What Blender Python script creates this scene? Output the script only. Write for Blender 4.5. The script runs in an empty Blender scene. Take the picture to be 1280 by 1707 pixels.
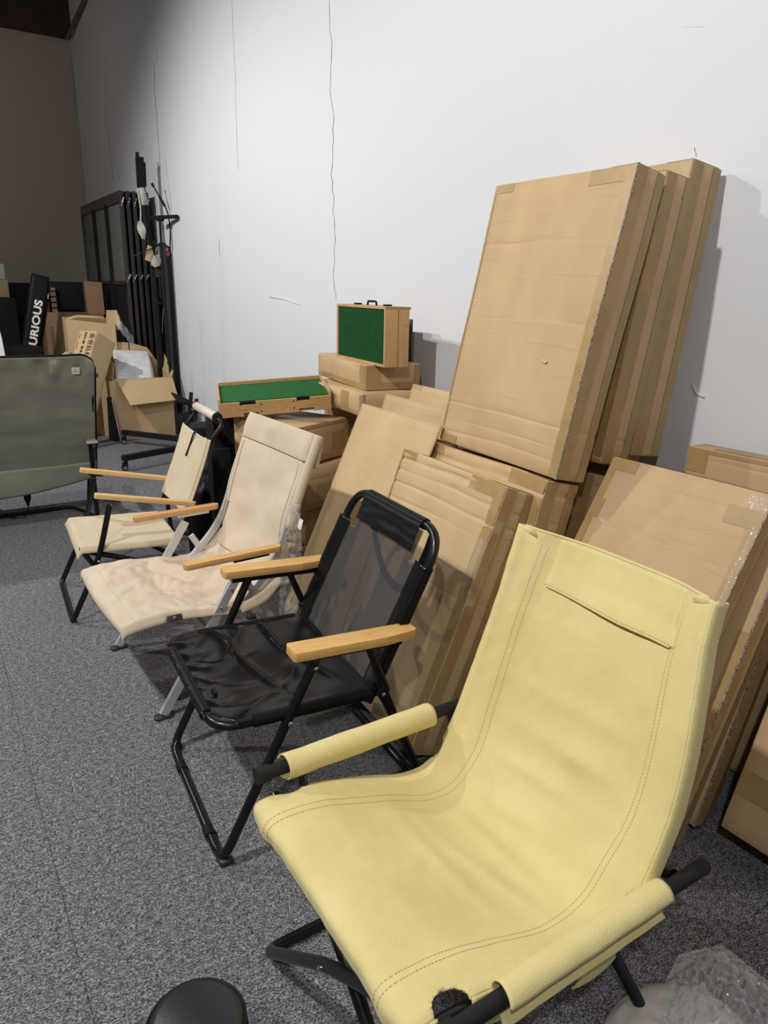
import bpy, bmesh, math, random
from mathutils import Vector, Matrix, noise
PI = math.pi
R = math.radians
SC = bpy.context.scene
COL = SC.collection
random.seed(7)

# ------------------------------------------------------------------ camera
CAM_H, TILT, ROLL, HEAD, FPX = 1.4, R(17.35), R(1.15), R(32.9), 1184.0
cam_d = bpy.data.cameras.new('camera')
cam = bpy.data.objects.new('camera', cam_d); COL.objects.link(cam)
fwd = Vector((math.sin(HEAD)*math.cos(TILT), math.cos(HEAD)*math.cos(TILT), -math.sin(TILT)))
rt = Vector((math.cos(HEAD), -math.sin(HEAD), 0)); up = rt.cross(fwd)
rr = rt*math.cos(ROLL)+up*math.sin(ROLL); uu = up*math.cos(ROLL)-rt*math.sin(ROLL)
m = Matrix((rr, uu, -fwd)).transposed().to_4x4(); m.translation = (0, 0, CAM_H)
cam.matrix_world = m
cam_d.sensor_fit = 'VERTICAL'; cam_d.sensor_height = 36.0
cam_d.lens = FPX/1707*36.0
cam_d.clip_start = 0.02; cam_d.clip_end = 100
SC.camera = cam

# ------------------------------------------------------------------ world, lights, exposure
SC.view_settings.view_transform = 'Standard'
SC.view_settings.look = 'None'
SC.view_settings.gamma = 1.0
SC.view_settings.use_curve_mapping = False
SC.view_settings.exposure = 0.0
w = bpy.data.worlds.new('world'); SC.world = w; w.use_nodes = True
w.node_tree.nodes['Background'].inputs[0].default_value = (1.0, 0.97, 0.94, 1)
w.node_tree.nodes['Background'].inputs[1].default_value = 0.15

def spot(loc, aim, watts, cone=150, blend=0.8, rad=0.045, col=(1.0, 0.975, 0.94)):
    d = bpy.data.lights.new('track_or_fill_spot', 'SPOT'); d.energy = watts; d.spot_size = R(cone); d.spot_blend = blend
    d.shadow_soft_size = rad; d.color = col
    o = bpy.data.objects.new('track_or_fill_spot', d); COL.objects.link(o)
    o.location = loc
    o.rotation_euler = (Vector(aim)-Vector(loc)).to_track_quat('-Z', 'Y').to_euler()
    return o
# the ceiling track: lamps about two metres apart, aimed across the chairs at the wall; plus an added far fill
LX, LZ = -0.9, 3.25
spot((LX, -0.8, LZ), (1.9, 0.2, 1.0), 150)
spot((LX, 1.4, LZ), (1.9, 1.5, 1.0), 270)
spot((LX, 3.6, LZ), (1.9, 3.5, 0.8), 165)
spot((LX, 8.2, LZ), (1.8, 9.6, 2.2), 22, 130, col=(1.0, 0.88, 0.78))  # added weak warm fill to lift the dim far wall, not a track lamp
spot((LX, 5.7, LZ), (1.7, 5.5, 0.4), 330, 125)

# ------------------------------------------------------------------ materials
def mat(name, col, rough=0.7, metal=0.0, var=0.0, vscale=8.0, col2=None, bump=0.0, bscale=200.0, stretch=None,
        coat=0.0, alpha=None, sheen=0.0, spec=None, trans=None, detail=4):
    m = bpy.data.materials.new(name); m.use_nodes = True
    nt = m.node_tree; N = nt.nodes; L = nt.links
    b = N['Principled BSDF']
    b.inputs['Base Color'].default_value = (*col, 1); b.inputs['Roughness'].default_value = rough
    b.inputs['Metallic'].default_value = metal
    if coat: b.inputs['Coat Weight'].default_value = coat; b.inputs['Coat Roughness'].default_value = 0.15
    if sheen: b.inputs['Sheen Weight'].default_value = sheen
    if spec is not None: b.inputs['Specular IOR Level'].default_value = spec
    if alpha is not None: b.inputs['Alpha'].default_value = alpha
    if trans is not None: b.inputs['Transmission Weight'].default_value = trans
    tc = N.new('ShaderNodeTexCoord'); mp = N.new('ShaderNodeMapping'); L.new(tc.outputs['Object'], mp.inputs[0])
    if stretch: mp.inputs['Scale'].default_value = stretch
    if var or col2:
        n = N.new('ShaderNodeTexNoise'); n.inputs['Scale'].default_value = vscale; n.inputs['Detail'].default_value = detail
        L.new(mp.outputs[0], n.inputs['Vector'])
        r = N.new('ShaderNodeValToRGB'); r.color_ramp.elements[0].position = 0.32; r.color_ramp.elements[1].position = 0.68
        c2 = col2 or tuple(max(0, c*(1-var)) for c in col)
        r.color_ramp.elements[0].color = (*c2, 1); r.color_ramp.elements[1].color = (*col, 1)
        L.new(n.outputs['Fac'], r.inputs[0]); L.new(r.outputs[0], b.inputs['Base Color'])
    if bump:
        n2 = N.new('ShaderNodeTexNoise'); n2.inputs['Scale'].default_value = bscale; n2.inputs['Detail'].default_value = 2
        L.new(mp.outputs[0], n2.inputs['Vector'])
        bp = N.new('ShaderNodeBump'); bp.inputs['Strength'].default_value = bump; bp.inputs['Distance'].default_value = 0.002
        L.new(n2.outputs['Fac'], bp.inputs['Height']); L.new(bp.outputs[0], b.inputs['Normal'])
    return m

def CR_(N, L, tc, b2):
    # handling creases: long shallow wrinkles that run across the panel
    mp = N.new('ShaderNodeMapping'); mp.inputs['Scale'].default_value = (1.5, 1.2, 26); mp.inputs['Rotation'].default_value = (R(2.5), 0, 0); L.new(tc.outputs['Object'], mp.inputs[0])
    n = N.new('ShaderNodeTexNoise'); n.inputs['Scale'].default_value = 1.6; n.inputs['Detail'].default_value = 3; n.inputs['Roughness'].default_value = 0.55; L.new(mp.outputs[0], n.inputs['Vector'])
    r = N.new('ShaderNodeValToRGB'); e = r.color_ramp.elements; e[0].position = 0.60; e[0].color = (0, 0, 0, 1); e[1].position = 0.655; e[1].color = (1, 1, 1, 1)
    k = r.color_ramp.elements.new(0.70); k.color = (0.1, 0.1, 0.1, 1); L.new(n.outputs['Fac'], r.inputs[0])
    b3 = N.new('ShaderNodeBump'); b3.inputs['Strength'].default_value = 0.45; b3.inputs['Distance'].default_value = 0.0015; L.new(r.outputs[0], b3.inputs['Height']); L.new(b3.outputs[0], b2.inputs['Normal'])
def card_mat(name, col, dark):
    """corrugated board: fine fibre speckle, broad tonal drift and faint flutes"""
    m = mat(name, col, rough=0.62, col2=dark, vscale=5, bump=0.12, bscale=420, detail=6, stretch=(1, 1, 0.6), spec=0.35)
    nt = m.node_tree; N = nt.nodes; L = nt.links; b = N['Principled BSDF']
    tc = N.new('ShaderNodeTexCoord')
    wv = N.new('ShaderNodeTexWave'); wv.bands_direction = 'Z'; wv.inputs['Scale'].default_value = 60; wv.inputs['Distortion'].default_value = 0.6
    L.new(tc.outputs['Object'], wv.inputs['Vector'])
    bp = [n for n in N if n.type == 'BUMP'][0]
    b2 = N.new('ShaderNodeBump'); b2.inputs['Strength'].default_value = 0.05; b2.inputs['Distance'].default_value = 0.001
    CR_(N, L, tc, b2)
    L.new(wv.outputs['Fac'], b2.inputs['Height']); L.new(b2.outputs[0], bp.inputs['Normal']); L.new(bp.outputs[0], b.inputs['Normal'])
    return m
CARD = card_mat('cardboard', (0.545, 0.385, 0.215), (0.47, 0.32, 0.175))
CARD2 = card_mat('cardboard_pale', (0.57, 0.42, 0.235), (0.50, 0.36, 0.195))
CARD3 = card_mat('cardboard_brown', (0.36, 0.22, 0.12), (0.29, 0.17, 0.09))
TAPE = mat('packing_tape', (0.40, 0.265, 0.115), rough=0.36, var=0.16, vscale=16, bump=0.15, bscale=60, spec=0.35)
TAPEC = mat('clear_tape', (0.70, 0.62, 0.50), rough=0.14, bump=1.0, bscale=90, alpha=0.35, spec=0.5)
FLUTE = mat('corrugated_cut', (0.10, 0.065, 0.04), rough=0.8, col2=(0.45, 0.36, 0.28), vscale=260, detail=1)
INK = mat('black_ink', (0.02, 0.018, 0.015), rough=0.6)
BLACK = mat('black_powder_coat', (0.007, 0.007, 0.008), rough=0.28, var=0.2, vscale=30, bump=0.03, spec=0.4)
BLACKM = mat('black_matt', (0.008, 0.008, 0.009), rough=0.75, var=0.3, vscale=20, spec=0.25)
FOAM = mat('black_foam_grip', (0.010, 0.010, 0.011), rough=0.6, bump=0.15, bscale=300, spec=0.3)
RUBBER = mat('black_rubber', (0.02, 0.02, 0.022), rough=0.5, bump=0.2, bscale=90)
STEEL = mat('bright_steel', (0.62, 0.62, 0.62), rough=0.25, metal=1.0)
ALU = mat('brushed_aluminium', (0.66, 0.67, 0.68), rough=0.42, metal=0.55, var=0.08, vscale=30)
CHROME = mat('galvanised_steel', (0.55, 0.55, 0.53), rough=0.3, metal=1.0, var=0.3, vscale=60)
BAMBOO = mat('bamboo', (0.68, 0.42, 0.16), rough=0.38, col2=(0.56, 0.32, 0.105), vscale=14, stretch=(1, 14, 14), bump=0.05, spec=0.4)
BAMBOO2 = mat('pale_bamboo', (0.72, 0.47, 0.21), rough=0.40, col2=(0.62, 0.38, 0.15), vscale=14, stretch=(1, 14, 14), bump=0.05, spec=0.4)
BEECH = mat('red_beech', (0.62, 0.34, 0.15), rough=0.42, col2=(0.53, 0.27, 0.105), vscale=14, stretch=(1, 14, 14), bump=0.05)
PINE = mat('case_pine', (0.55, 0.345, 0.155), rough=0.5, col2=(0.44, 0.26, 0.105), vscale=10, stretch=(8, 1, 12), bump=0.06)
PINE2 = mat('case_pine_end', (0.56, 0.35, 0.16), rough=0.5, col2=(0.46, 0.27, 0.11), vscale=10, stretch=(10, 10, 1), bump=0.06)
FELT = mat('green_baize', (0.006, 0.062, 0.016), rough=0.85, var=0.25, vscale=30, bump=0.2, bscale=500, spec=0.2)
FELT2 = mat('green_baize_light', (0.018, 0.115, 0.028), rough=0.85, var=0.2, vscale=30, bump=0.2, bscale=500, spec=0.2)
GREYWOOD = mat('weathered_wood', (0.24, 0.20, 0.15), rough=0.6, var=0.3, vscale=20, stretch=(10, 1, 10))
def weave_mat(name, col, dark, bumpk=0.25, scale=420, rough=0.85, sheen=0.15):
    m = mat(name, col, rough=rough, col2=dark, vscale=7, bump=bumpk, bscale=scale, detail=5, spec=0.25, sheen=sheen)
    return m
YEL = weave_mat('yellow_canvas', (0.69, 0.60, 0.285), (0.64, 0.54, 0.24), 0.5, 380)
YELD = mat('yellow_canvas_seam', (0.50, 0.42, 0.18), rough=0.9)  # darker thread colour for stitching and sleeve seams
BEI = weave_mat('sand_canvas', (0.60, 0.50, 0.375), (0.54, 0.44, 0.33), 0.3, 500)
BEI2 = weave_mat('khaki_canvas', (0.56, 0.475, 0.335), (0.51, 0.42, 0.29), 0.25, 500)
OLI = weave_mat('olive_canvas', (0.27, 0.275, 0.22), (0.235, 0.24, 0.19), 0.3, 500)
OLIP = weave_mat('olive_canvas_pale', (0.33, 0.35, 0.27), (0.29, 0.31, 0.24), 0.3, 500)
WHITE = mat('white_card', (0.80, 0.80, 0.78), rough=0.5)
PAPER = mat('creased_paper', (0.55, 0.53, 0.49), rough=0.6, var=0.25, vscale=25, bump=0.5, bscale=50)
PEFOAM = mat('white_foam_sheet', (0.66, 0.67, 0.68), rough=0.45, var=0.12, vscale=12, bump=0.1)
NYLON = mat('black_nylon', (0.006, 0.006, 0.007), rough=0.5, var=0.3, vscale=15, bump=0.2, bscale=60, spec=0.2)
LEATH = mat('black_vinyl', (0.012, 0.014, 0.016), rough=0.38, bump=0.12, bscale=150)
RED = mat('red_plastic', (0.30, 0.015, 0.02), rough=0.4)
CREAM = mat('cream_board', (0.36, 0.34, 0.31), rough=0.7, var=0.15, vscale=8)
TAN = mat('tan_board', (0.26, 0.21, 0.11), rough=0.8, var=0.2, vscale=8)
GPANEL = mat('grey_panel_board', (0.115, 0.115, 0.105), rough=0.6, var=0.15, vscale=6)
DKPAN = mat('dark_grey_board', (0.055, 0.052, 0.045), rough=0.7, var=0.2, vscale=9)
IRON = mat('dark_painted_steel', (0.030, 0.026, 0.026), rough=0.38, var=0.25, vscale=14)
BEAM = mat('brown_painted_board', (0.075, 0.040, 0.022), rough=0.7, var=0.3, vscale=3)
CABLE = mat('tan_conduit', (0.16, 0.11, 0.06), rough=0.5)
CRACK = mat('crack_shadow_gap', (0.06, 0.05, 0.045), rough=0.95)

def mesh_fabric():
    m = bpy.data.materials.new('black_mesh_fabric'); m.use_nodes = True
    nt = m.node_tree; N = nt.nodes; L = nt.links
    b = N['Principled BSDF']; out = N['Material Output']
    b.inputs['Base Color'].default_value = (0.022, 0.023, 0.026, 1); b.inputs['Roughness'].default_value = 0.33
    b.inputs['Sheen Weight'].default_value = 0.25
    tr = N.new('ShaderNodeBsdfTransparent'); mx = N.new('ShaderNodeMixShader'); mx.inputs[0].default_value = 0.78
    L.new(tr.outputs[0], mx.inputs[1]); L.new(b.outputs[0], mx.inputs[2]); L.new(mx.outputs[0], out.inputs[0])
    return m, mx
MESHB, mxb = mesh_fabric(); mxb.inputs[0].default_value = 0.62
MESHB.node_tree.nodes['Principled BSDF'].inputs['Base Color'].default_value = (0.045, 0.046, 0.05, 1)
MESHS, mxs = mesh_fabric(); MESHS.name = 'black_mesh_fabric_double'; mxs.inputs[0].default_value = 0.995
b_ = MESHS.node_tree.nodes['Principled BSDF']; b_.inputs['Base Color'].default_value = (0.006, 0.006, 0.007, 1); b_.inputs['Roughness'].default_value = 0.22; b_.inputs['Sheen Weight'].default_value = 0.0; b_.inputs['Specular IOR Level'].default_value = 0.3
POLY = mat('clear_polythene', (0.85, 0.86, 0.88), rough=0.08, bump=1.0, bscale=30, alpha=0.28, spec=1.0)
BUBB = mat('milky_polythene', (0.72, 0.70, 0.67), rough=0.18, bump=0.6, bscale=35, alpha=0.72, spec=0.8)

def carpet_mat():
    m = bpy.data.materials.new('grey_loop_carpet'); m.use_nodes = True
    nt = m.node_tree; N = nt.nodes; L = nt.links; b = N['Principled BSDF']
    b.inputs['Roughness'].default_value = 0.95; b.inputs['Specular IOR Level'].default_value = 0.1
    ge = N.new('ShaderNodeNewGeometry'); mp = N.new('ShaderNodeMapping'); mp.inputs['Scale'].default_value = (0.55, 1, 1)
    mp.inputs['Rotation'].default_value = (0, 0, R(8))
    L.new(ge.outputs['Position'], mp.inputs[0])
    n = N.new('ShaderNodeTexNoise'); n.inputs['Scale'].default_value = 300; n.inputs['Detail'].default_value = 3; n.inputs['Roughness'].default_value = 0.8
    L.new(mp.outputs[0], n.inputs['Vector'])
    n3 = N.new('ShaderNodeTexNoise'); n3.inputs['Scale'].default_value = 90; n3.inputs['Detail'].default_value = 4
    L.new(mp.outputs[0], n3.inputs['Vector'])
    r = N.new('ShaderNodeValToRGB'); e = r.color_ramp.elements
    e[0].position = 0.40; e[0].color = (0.022, 0.022, 0.025, 1); e[1].position = 0.615; e[1].color = (0.42, 0.42, 0.435, 1)
    k = r.color_ramp.elements.new(0.50); k.color = (0.125, 0.125, 0.134, 1)
    mx = N.new('ShaderNodeMix'); mx.data_type = 'FLOAT'; mx.inputs[0].default_value = 0.20
    L.new(n.outputs['Fac'], mx.inputs[2]); L.new(n3.outputs['Fac'], mx.inputs[3]); L.new(mx.outputs[0], r.inputs[0])
    L.new(r.outputs[0], b.inputs['Base Color'])
    bp = N.new('ShaderNodeBump'); bp.inputs['Strength'].default_value = 0.8; bp.inputs['Distance'].default_value = 0.003
    L.new(mx.outputs[0], bp.inputs['Height']); L.new(bp.outputs[0], b.inputs['Normal'])
    return m
CARPET = carpet_mat()

def wall_mat(name, col, stain, amt):
    m = bpy.data.materials.new(name); m.use_nodes = True
    nt = m.node_tree; N = nt.nodes; L = nt.links; b = N['Principled BSDF']
    b.inputs['Roughness'].default_value = 0.75
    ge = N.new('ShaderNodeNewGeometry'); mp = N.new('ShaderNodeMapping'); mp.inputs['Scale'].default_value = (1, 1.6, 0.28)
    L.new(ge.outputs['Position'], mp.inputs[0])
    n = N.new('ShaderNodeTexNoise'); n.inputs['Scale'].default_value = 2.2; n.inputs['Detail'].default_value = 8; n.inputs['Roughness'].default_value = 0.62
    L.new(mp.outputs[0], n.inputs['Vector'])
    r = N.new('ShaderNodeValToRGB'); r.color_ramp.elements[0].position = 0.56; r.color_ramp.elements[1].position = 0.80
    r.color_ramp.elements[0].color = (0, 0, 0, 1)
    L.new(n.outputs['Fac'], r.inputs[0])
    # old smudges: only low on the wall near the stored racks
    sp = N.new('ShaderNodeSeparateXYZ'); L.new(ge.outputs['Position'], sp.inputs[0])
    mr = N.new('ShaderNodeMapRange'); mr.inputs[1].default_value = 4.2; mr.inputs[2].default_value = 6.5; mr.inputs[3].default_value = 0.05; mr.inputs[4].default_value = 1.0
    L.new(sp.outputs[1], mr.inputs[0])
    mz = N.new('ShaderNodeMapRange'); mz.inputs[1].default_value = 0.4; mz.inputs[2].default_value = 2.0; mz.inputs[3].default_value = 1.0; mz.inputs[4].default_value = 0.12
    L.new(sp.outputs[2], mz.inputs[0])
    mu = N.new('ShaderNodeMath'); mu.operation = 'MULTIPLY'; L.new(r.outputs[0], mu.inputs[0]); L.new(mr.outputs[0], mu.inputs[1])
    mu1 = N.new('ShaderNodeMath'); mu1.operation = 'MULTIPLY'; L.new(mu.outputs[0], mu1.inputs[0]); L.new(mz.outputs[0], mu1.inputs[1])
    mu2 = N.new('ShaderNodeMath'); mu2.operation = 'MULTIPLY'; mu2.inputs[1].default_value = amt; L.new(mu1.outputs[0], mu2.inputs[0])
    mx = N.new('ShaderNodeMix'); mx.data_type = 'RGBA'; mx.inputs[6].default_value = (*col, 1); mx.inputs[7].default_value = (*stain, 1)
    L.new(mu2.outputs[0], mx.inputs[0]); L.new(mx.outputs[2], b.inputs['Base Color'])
    n2 = N.new('ShaderNodeTexNoise'); n2.inputs['Scale'].default_value = 5; n2.inputs['Detail'].default_value = 6
    L.new(ge.outputs['Position'], n2.inputs['Vector'])
    bp = N.new('ShaderNodeBump'); bp.inputs['Strength'].default_value = 0.18; bp.inputs['Distance'].default_value = 0.02
    L.new(n2.outputs['Fac'], bp.inputs['Height']); L.new(bp.outputs[0], b.inputs['Normal'])
    return m
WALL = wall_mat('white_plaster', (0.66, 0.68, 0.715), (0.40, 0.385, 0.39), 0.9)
WALLB = wall_mat('dull_plaster', (0.56, 0.49, 0.42), (0.3, 0.28, 0.26), 0.4)

# ------------------------------------------------------------------ mesh helpers
def link(name, verts, faces, material, parent=None, smooth=False, kind=None):
    me = bpy.data.meshes.new(name); me.from_pydata([tuple(v) for v in verts], [], faces); me.update()
    if isinstance(material, (list, tuple)):
        for mm in material: me.materials.append(mm)
    else: me.materials.append(material)
    if smooth:
        for p in me.polygons: p.use_smooth = True
    o = bpy.data.objects.new(name, me); COL.objects.link(o)
    if parent is not None: o.parent = parent
    if kind: o['kind'] = kind
    return o
def thing(name, label, cat, loc=(0, 0, 0), rotz=0.0, group=None, mw=None):
    o = bpy.data.objects.new(name, None); COL.objects.link(o); o.empty_display_size = 0.1
    if mw is not None: o.matrix_world = mw
    else: o.location = loc; o.rotation_euler = (0, 0, rotz)
    o['label'] = label; o['category'] = cat
    if group: o['group'] = group
    return o
def tag(o, label, cat, group=None):
    o['label'] = label; o['category'] = cat
    if group: o['group'] = group
    return o
def struct(o): o['kind'] = 'structure'; return o
class G:
    def __init__(s): s.v = []; s.f = []
    def add(s, v, f):
        n = len(s.v); s.v += [Vector(a) for a in v]; s.f += [tuple(i+n for i in q) for q in f]; return s
    def box(s, x0, x1, y0, y1, z0, z1, M=None):
        v = [(x, y, z) for x in (x0, x1) for y in (y0, y1) for z in (z0, z1)]
        if M is not None: v = [M @ Vector(a) for a in v]
        return s.add(v, [(0, 1, 3, 2), (4, 6, 7, 5), (0, 4, 5, 1), (2, 3, 7, 6), (0, 2, 6, 4), (1, 5, 7, 3)])
    def tube(s, pts, r, n=12, closed=False, cap=True, sq=None):
        """sweep; r number or list; sq=(half_width, half_height) gives a rectangular section"""
        P = [Vector(p) for p in pts]; N = len(P)
        rs = r if isinstance(r, (list, tuple)) else [r]*N
        T = []
        for i in range(N):
            a = P[i-1] if (i > 0 or closed) else P[i]; b = P[(i+1) % N] if (i < N-1 or closed) else P[i]
            T.append((b-a).normalized())
        t = T[0]; ref = Vector((0, 0, 1)) if abs(t.z) < 0.9 else Vector((1, 0, 0))
        if sq: ref = Vector((0, 1, 0)) if abs(t.y) < 0.9 else Vector((0, 0, 1))
        u = (ref-t*ref.dot(t)).normalized()
        rings = []
        for i in range(N):
            t = T[i]; u = (u-t*u.dot(t)).normalized(); v = t.cross(u)
            if sq:
                a, b = sq; rings.append([P[i]+u*x*a+v*y*b for x, y in ((-1, -1), (1, -1), (1, 1), (-1, 1))])
            else:
                rings.append([P[i]+(u*math.cos(2*PI*k/n)+v*math.sin(2*PI*k/n))*rs[i] for k in range(n)])
        m = 4 if sq else n
        vs = [q for ring in rings for q in ring]; fs = []
        for i in range(N if closed else N-1):
            j = (i+1) % N
            for k in range(m): fs.append((i*m+k, i*m+(k+1) % m, j*m+(k+1) % m, j*m+k))
        if cap and not closed:
            fs.append(tuple(range(m-1, -1, -1))); fs.append(tuple((N-1)*m+k for k in range(m)))
        return s.add(vs, fs)
    def obj(s, name, material, parent=None, smooth=False, kind=None): return link(name, s.v, s.f, material, parent, smooth, kind)
def autosmooth(o, ang=35):
    me = o.data
    for p in me.polygons: p.use_smooth = True
    bm = bmesh.new(); bm.from_mesh(me)
    bm.normal_update()
    for e in bm.edges:
        if len(e.link_faces) == 2 and e.calc_face_angle(0) > R(ang): e.smooth = False
    bm.to_mesh(me); bm.free()
    return o
def fillet(pts, rad, n=6):
    """round the inner corners of a polyline"""
    P = [Vector(p) for p in pts]; out = [P[0]]
    for i in range(1, len(P)-1):
        r = rad[i-1] if isinstance(rad, (list, tuple)) else rad
        a, b, c = P[i-1], P[i], P[i+1]
        if r <= 0: out.append(b); continue
        d1 = (a-b); d2 = (c-b); k = min(r, d1.length*0.48, d2.length*0.48)
        p1 = b+d1.normalized()*k; p2 = b+d2.normalized()*k
        for j in range(n+1):
            t = j/n; out.append(p1*(1-t)**2+b*2*t*(1-t)+p2*t*t)
    out.append(P[-1]); return out
def tube(name, pts, r, material, parent, rad=0.0, n=12, sq=None):
    p = fillet(pts, rad) if rad else pts
    o = G().tube(p, r, n, sq=sq).obj(name, material, parent)
    return autosmooth(o, 50)
def rbox(name, size, centre, material, parent, bev=0.004, rot=None, seg=2):
    bm = bmesh.new(); bmesh.ops.create_cube(bm, size=1.0)
    bmesh.ops.scale(bm, vec=size, verts=bm.verts)
    if bev: bmesh.ops.bevel(bm, geom=bm.edges[:]+bm.verts[:], offset=bev, segments=seg, affect='EDGES', profile=0.6)
    if rot is not None: bmesh.ops.transform(bm, matrix=rot.to_4x4(), verts=bm.verts)
    bmesh.ops.translate(bm, vec=centre, verts=bm.verts)
    me = bpy.data.meshes.new(name); bm.to_mesh(me); bm.free(); me.materials.append(material)
    o = bpy.data.objects.new(name, me); COL.objects.link(o)
    if parent is not None: o.parent = parent
    return autosmooth(o, 40)
def plank(name, outline, thick, M, material, parent, bev=0.003):
    """extruded 2-D outline (xy) with bevelled edges, placed by matrix M"""
    bm = bmesh.new(); vs = [bm.verts.new((x, y, -thick/2)) for x, y in outline]; f = bm.faces.new(vs)
    ex = bmesh.ops.extrude_face_region(bm, geom=[f]); nv = [e for e in ex['geom'] if isinstance(e, bmesh.types.BMVert)]
    bmesh.ops.translate(bm, vec=(0, 0, thick), verts=nv)
    bmesh.ops.recalc_face_normals(bm, faces=bm.faces)
    if bev: bmesh.ops.bevel(bm, geom=bm.edges[:], offset=bev, segments=2, affect='EDGES', profile=0.6)
    bmesh.ops.transform(bm, matrix=M, verts=bm.verts)
    me = bpy.data.meshes.new(name); bm.to_mesh(me); bm.free(); me.materials.append(material)
    o = bpy.data.objects.new(name, me); COL.objects.link(o); o.parent = parent
    return autosmooth(o, 40)
def grid(name, f, nu, nv, material, parent, thick=0.002, skip=None, smooth=True):
    vs = []; idx = {}; fs = []
    for i in range(nu+1):
        for j in range(nv+1): vs.append(Vector(f(i/nu, j/nv)))
    for i in range(nu):
        for j in range(nv):
            if skip and skip((i+0.5)/nu, (j+0.5)/nv): continue
            a = i*(nv+1)+j; fs.append((a, a+nv+1, a+nv+2, a+1))
    used = sorted({k for q in fs for k in q}); mp = {k: n for n, k in enumerate(used)}
    o = link(name, [vs[k] for k in used], [tuple(mp[k] for k in q) for q in fs], material, parent, smooth)
    if thick:
        md = o.modifiers.new('thickness', 'SOLIDIFY'); md.thickness = thick; md.offset = 0
    return o
def spline(pts, t):
    """Catmull-Rom through pts, t in 0..1 by arc length"""
    P = [Vector(p) for p in pts]
    d = [0]
    for i in range(1, len(P)): d.append(d[-1]+(P[i]-P[i-1]).length)
    s = t*d[-1]; i = 0
    while i < len(P)-2 and d[i+1] < s: i += 1
    u = (s-d[i])/(d[i+1]-d[i]) if d[i+1] > d[i] else 0
    p0 = P[i-1] if i > 0 else P[i]*2-P[i+1]; p1 = P[i]; p2 = P[i+1]; p3 = P[i+2] if i+2 < len(P) else P[i+1]*2-P[i]
    return 0.5*((2*p1)+(p2-p0)*u+(2*p0-5*p1+4*p2-p3)*u*u+(3*p1-p0-3*p2+p3)*u**3)
def bolt(parent, p, axis='y', r=0.006, name='bolt', s=1):
    p = Vector(p); d = {'x': Vector((1, 0, 0)), 'y': Vector((0, 1, 0)), 'z': Vector((0, 0, 1))}[axis]*s
    o = G().tube([p, p+d*0.0025, p+d*0.0045, p+d*0.005], [r, r, r*0.6, r*0.2], 10).obj(name, STEEL, parent); return o
def sm(x, a, b):
    t = max(0, min(1, (x-a)/(b-a))); return t*t*(3-2*t)
def gs(x, c, w): return math.exp(-((x-c)/w)**2)
def text_mesh(name, body, size, M, material, parent, ext=0.0006, font_scale=(1, 1), align='LEFT', shear=0.0, bold=0.0):
    c = bpy.data.curves.new(name, 'FONT'); c.body = body; c.size = size; c.extrude = ext; c.align_x = align; c.shear = shear; c.offset = bold
    c.space_character = 1.05
    t = bpy.data.objects.new('tmp', c); COL.objects.link(t)
    bpy.context.view_layer.update()
    me = bpy.data.meshes.new_from_object(t.evaluated_get(bpy.context.evaluated_depsgraph_get()))
    bpy.data.objects.remove(t); bpy.data.curves.remove(c)
    me.transform(M @ Matrix.Diagonal((font_scale[0], font_scale[1], 1, 1))); me.materials.clear(); me.materials.append(material); me.name = name
    o = bpy.data.objects.new(name, me); COL.objects.link(o); o.parent = parent
    return o
def frame(ex, ey, ez, o):
    m = Matrix((Vector(ex), Vector(ey), Vector(ez))).transposed().to_4x4(); m.translation = Vector(o); return m

# ------------------------------------------------------------------ the room
WX = 2.12; BY = 10.6; HC = 6.2
struct(G().box(-7, WX, -4, BY, -0.10, -0.005).obj('floor', CARPET))
floor = bpy.data.objects['floor']
tv, tf = [], []
g = G(); e = 0.0010; S = 0.5; gp = 0.0003
g.add([(gp, gp, -0.005), (S-gp, gp, -0.005), (S-gp, S-gp, -0.005), (gp, S-gp, -0.005),
       (gp, gp, -0.0012), (S-gp, gp, -0.0012), (S-gp, S-gp, -0.0012), (gp, S-gp, -0.0012),
       (e, e, 0), (S-e, e, 0), (S-e, S-e, 0), (e, S-e, 0)],
      [(0, 1, 5, 4), (1, 2, 6, 5), (2, 3, 7, 6), (3, 0, 4, 7), (4, 5, 9, 8), (5, 6, 10, 9), (6, 7, 11, 10), (7, 4, 8, 11), (8, 9, 10, 11)])
t0 = g.obj('carpet_tile', CARPET, floor); t0.location = (-0.40, 0.13, 0)
rest = G()
for i in range(-8, 5):
    for j in range(-8, 21):
        x = -0.40+S*i; y = 0.13+S*j
        if (i, j) == (0, 0) or y > 10.2: continue
        if -1 <= i <= 4 and 0 <= j <= 14:
            o = t0.copy(); COL.objects.link(o); o.location = (x, y, 0)
        else:
            rest.add([Vector(v)+Vector((x, y, 0)) for v in g.v], g.f)
rest.obj('carpet_tile_field', CARPET, floor, kind='stuff')
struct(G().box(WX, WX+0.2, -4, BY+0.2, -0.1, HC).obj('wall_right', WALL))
wr = bpy.data.objects['wall_right']
struct(G().box(-7, WX, BY, BY+0.2, -0.1, HC).obj('wall_back', WALLB))
struct(G().box(-7, WX+0.2, -4, BY+0.2, HC, HC+0.2).obj('ceiling', mat('dark_ceiling', (0.10, 0.09, 0.08), 0.9)))
struct(G().box(-7, WX-0.012, BY-0.12, BY, 4.26, 5.15).obj('trim_1', BEAM))
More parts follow.
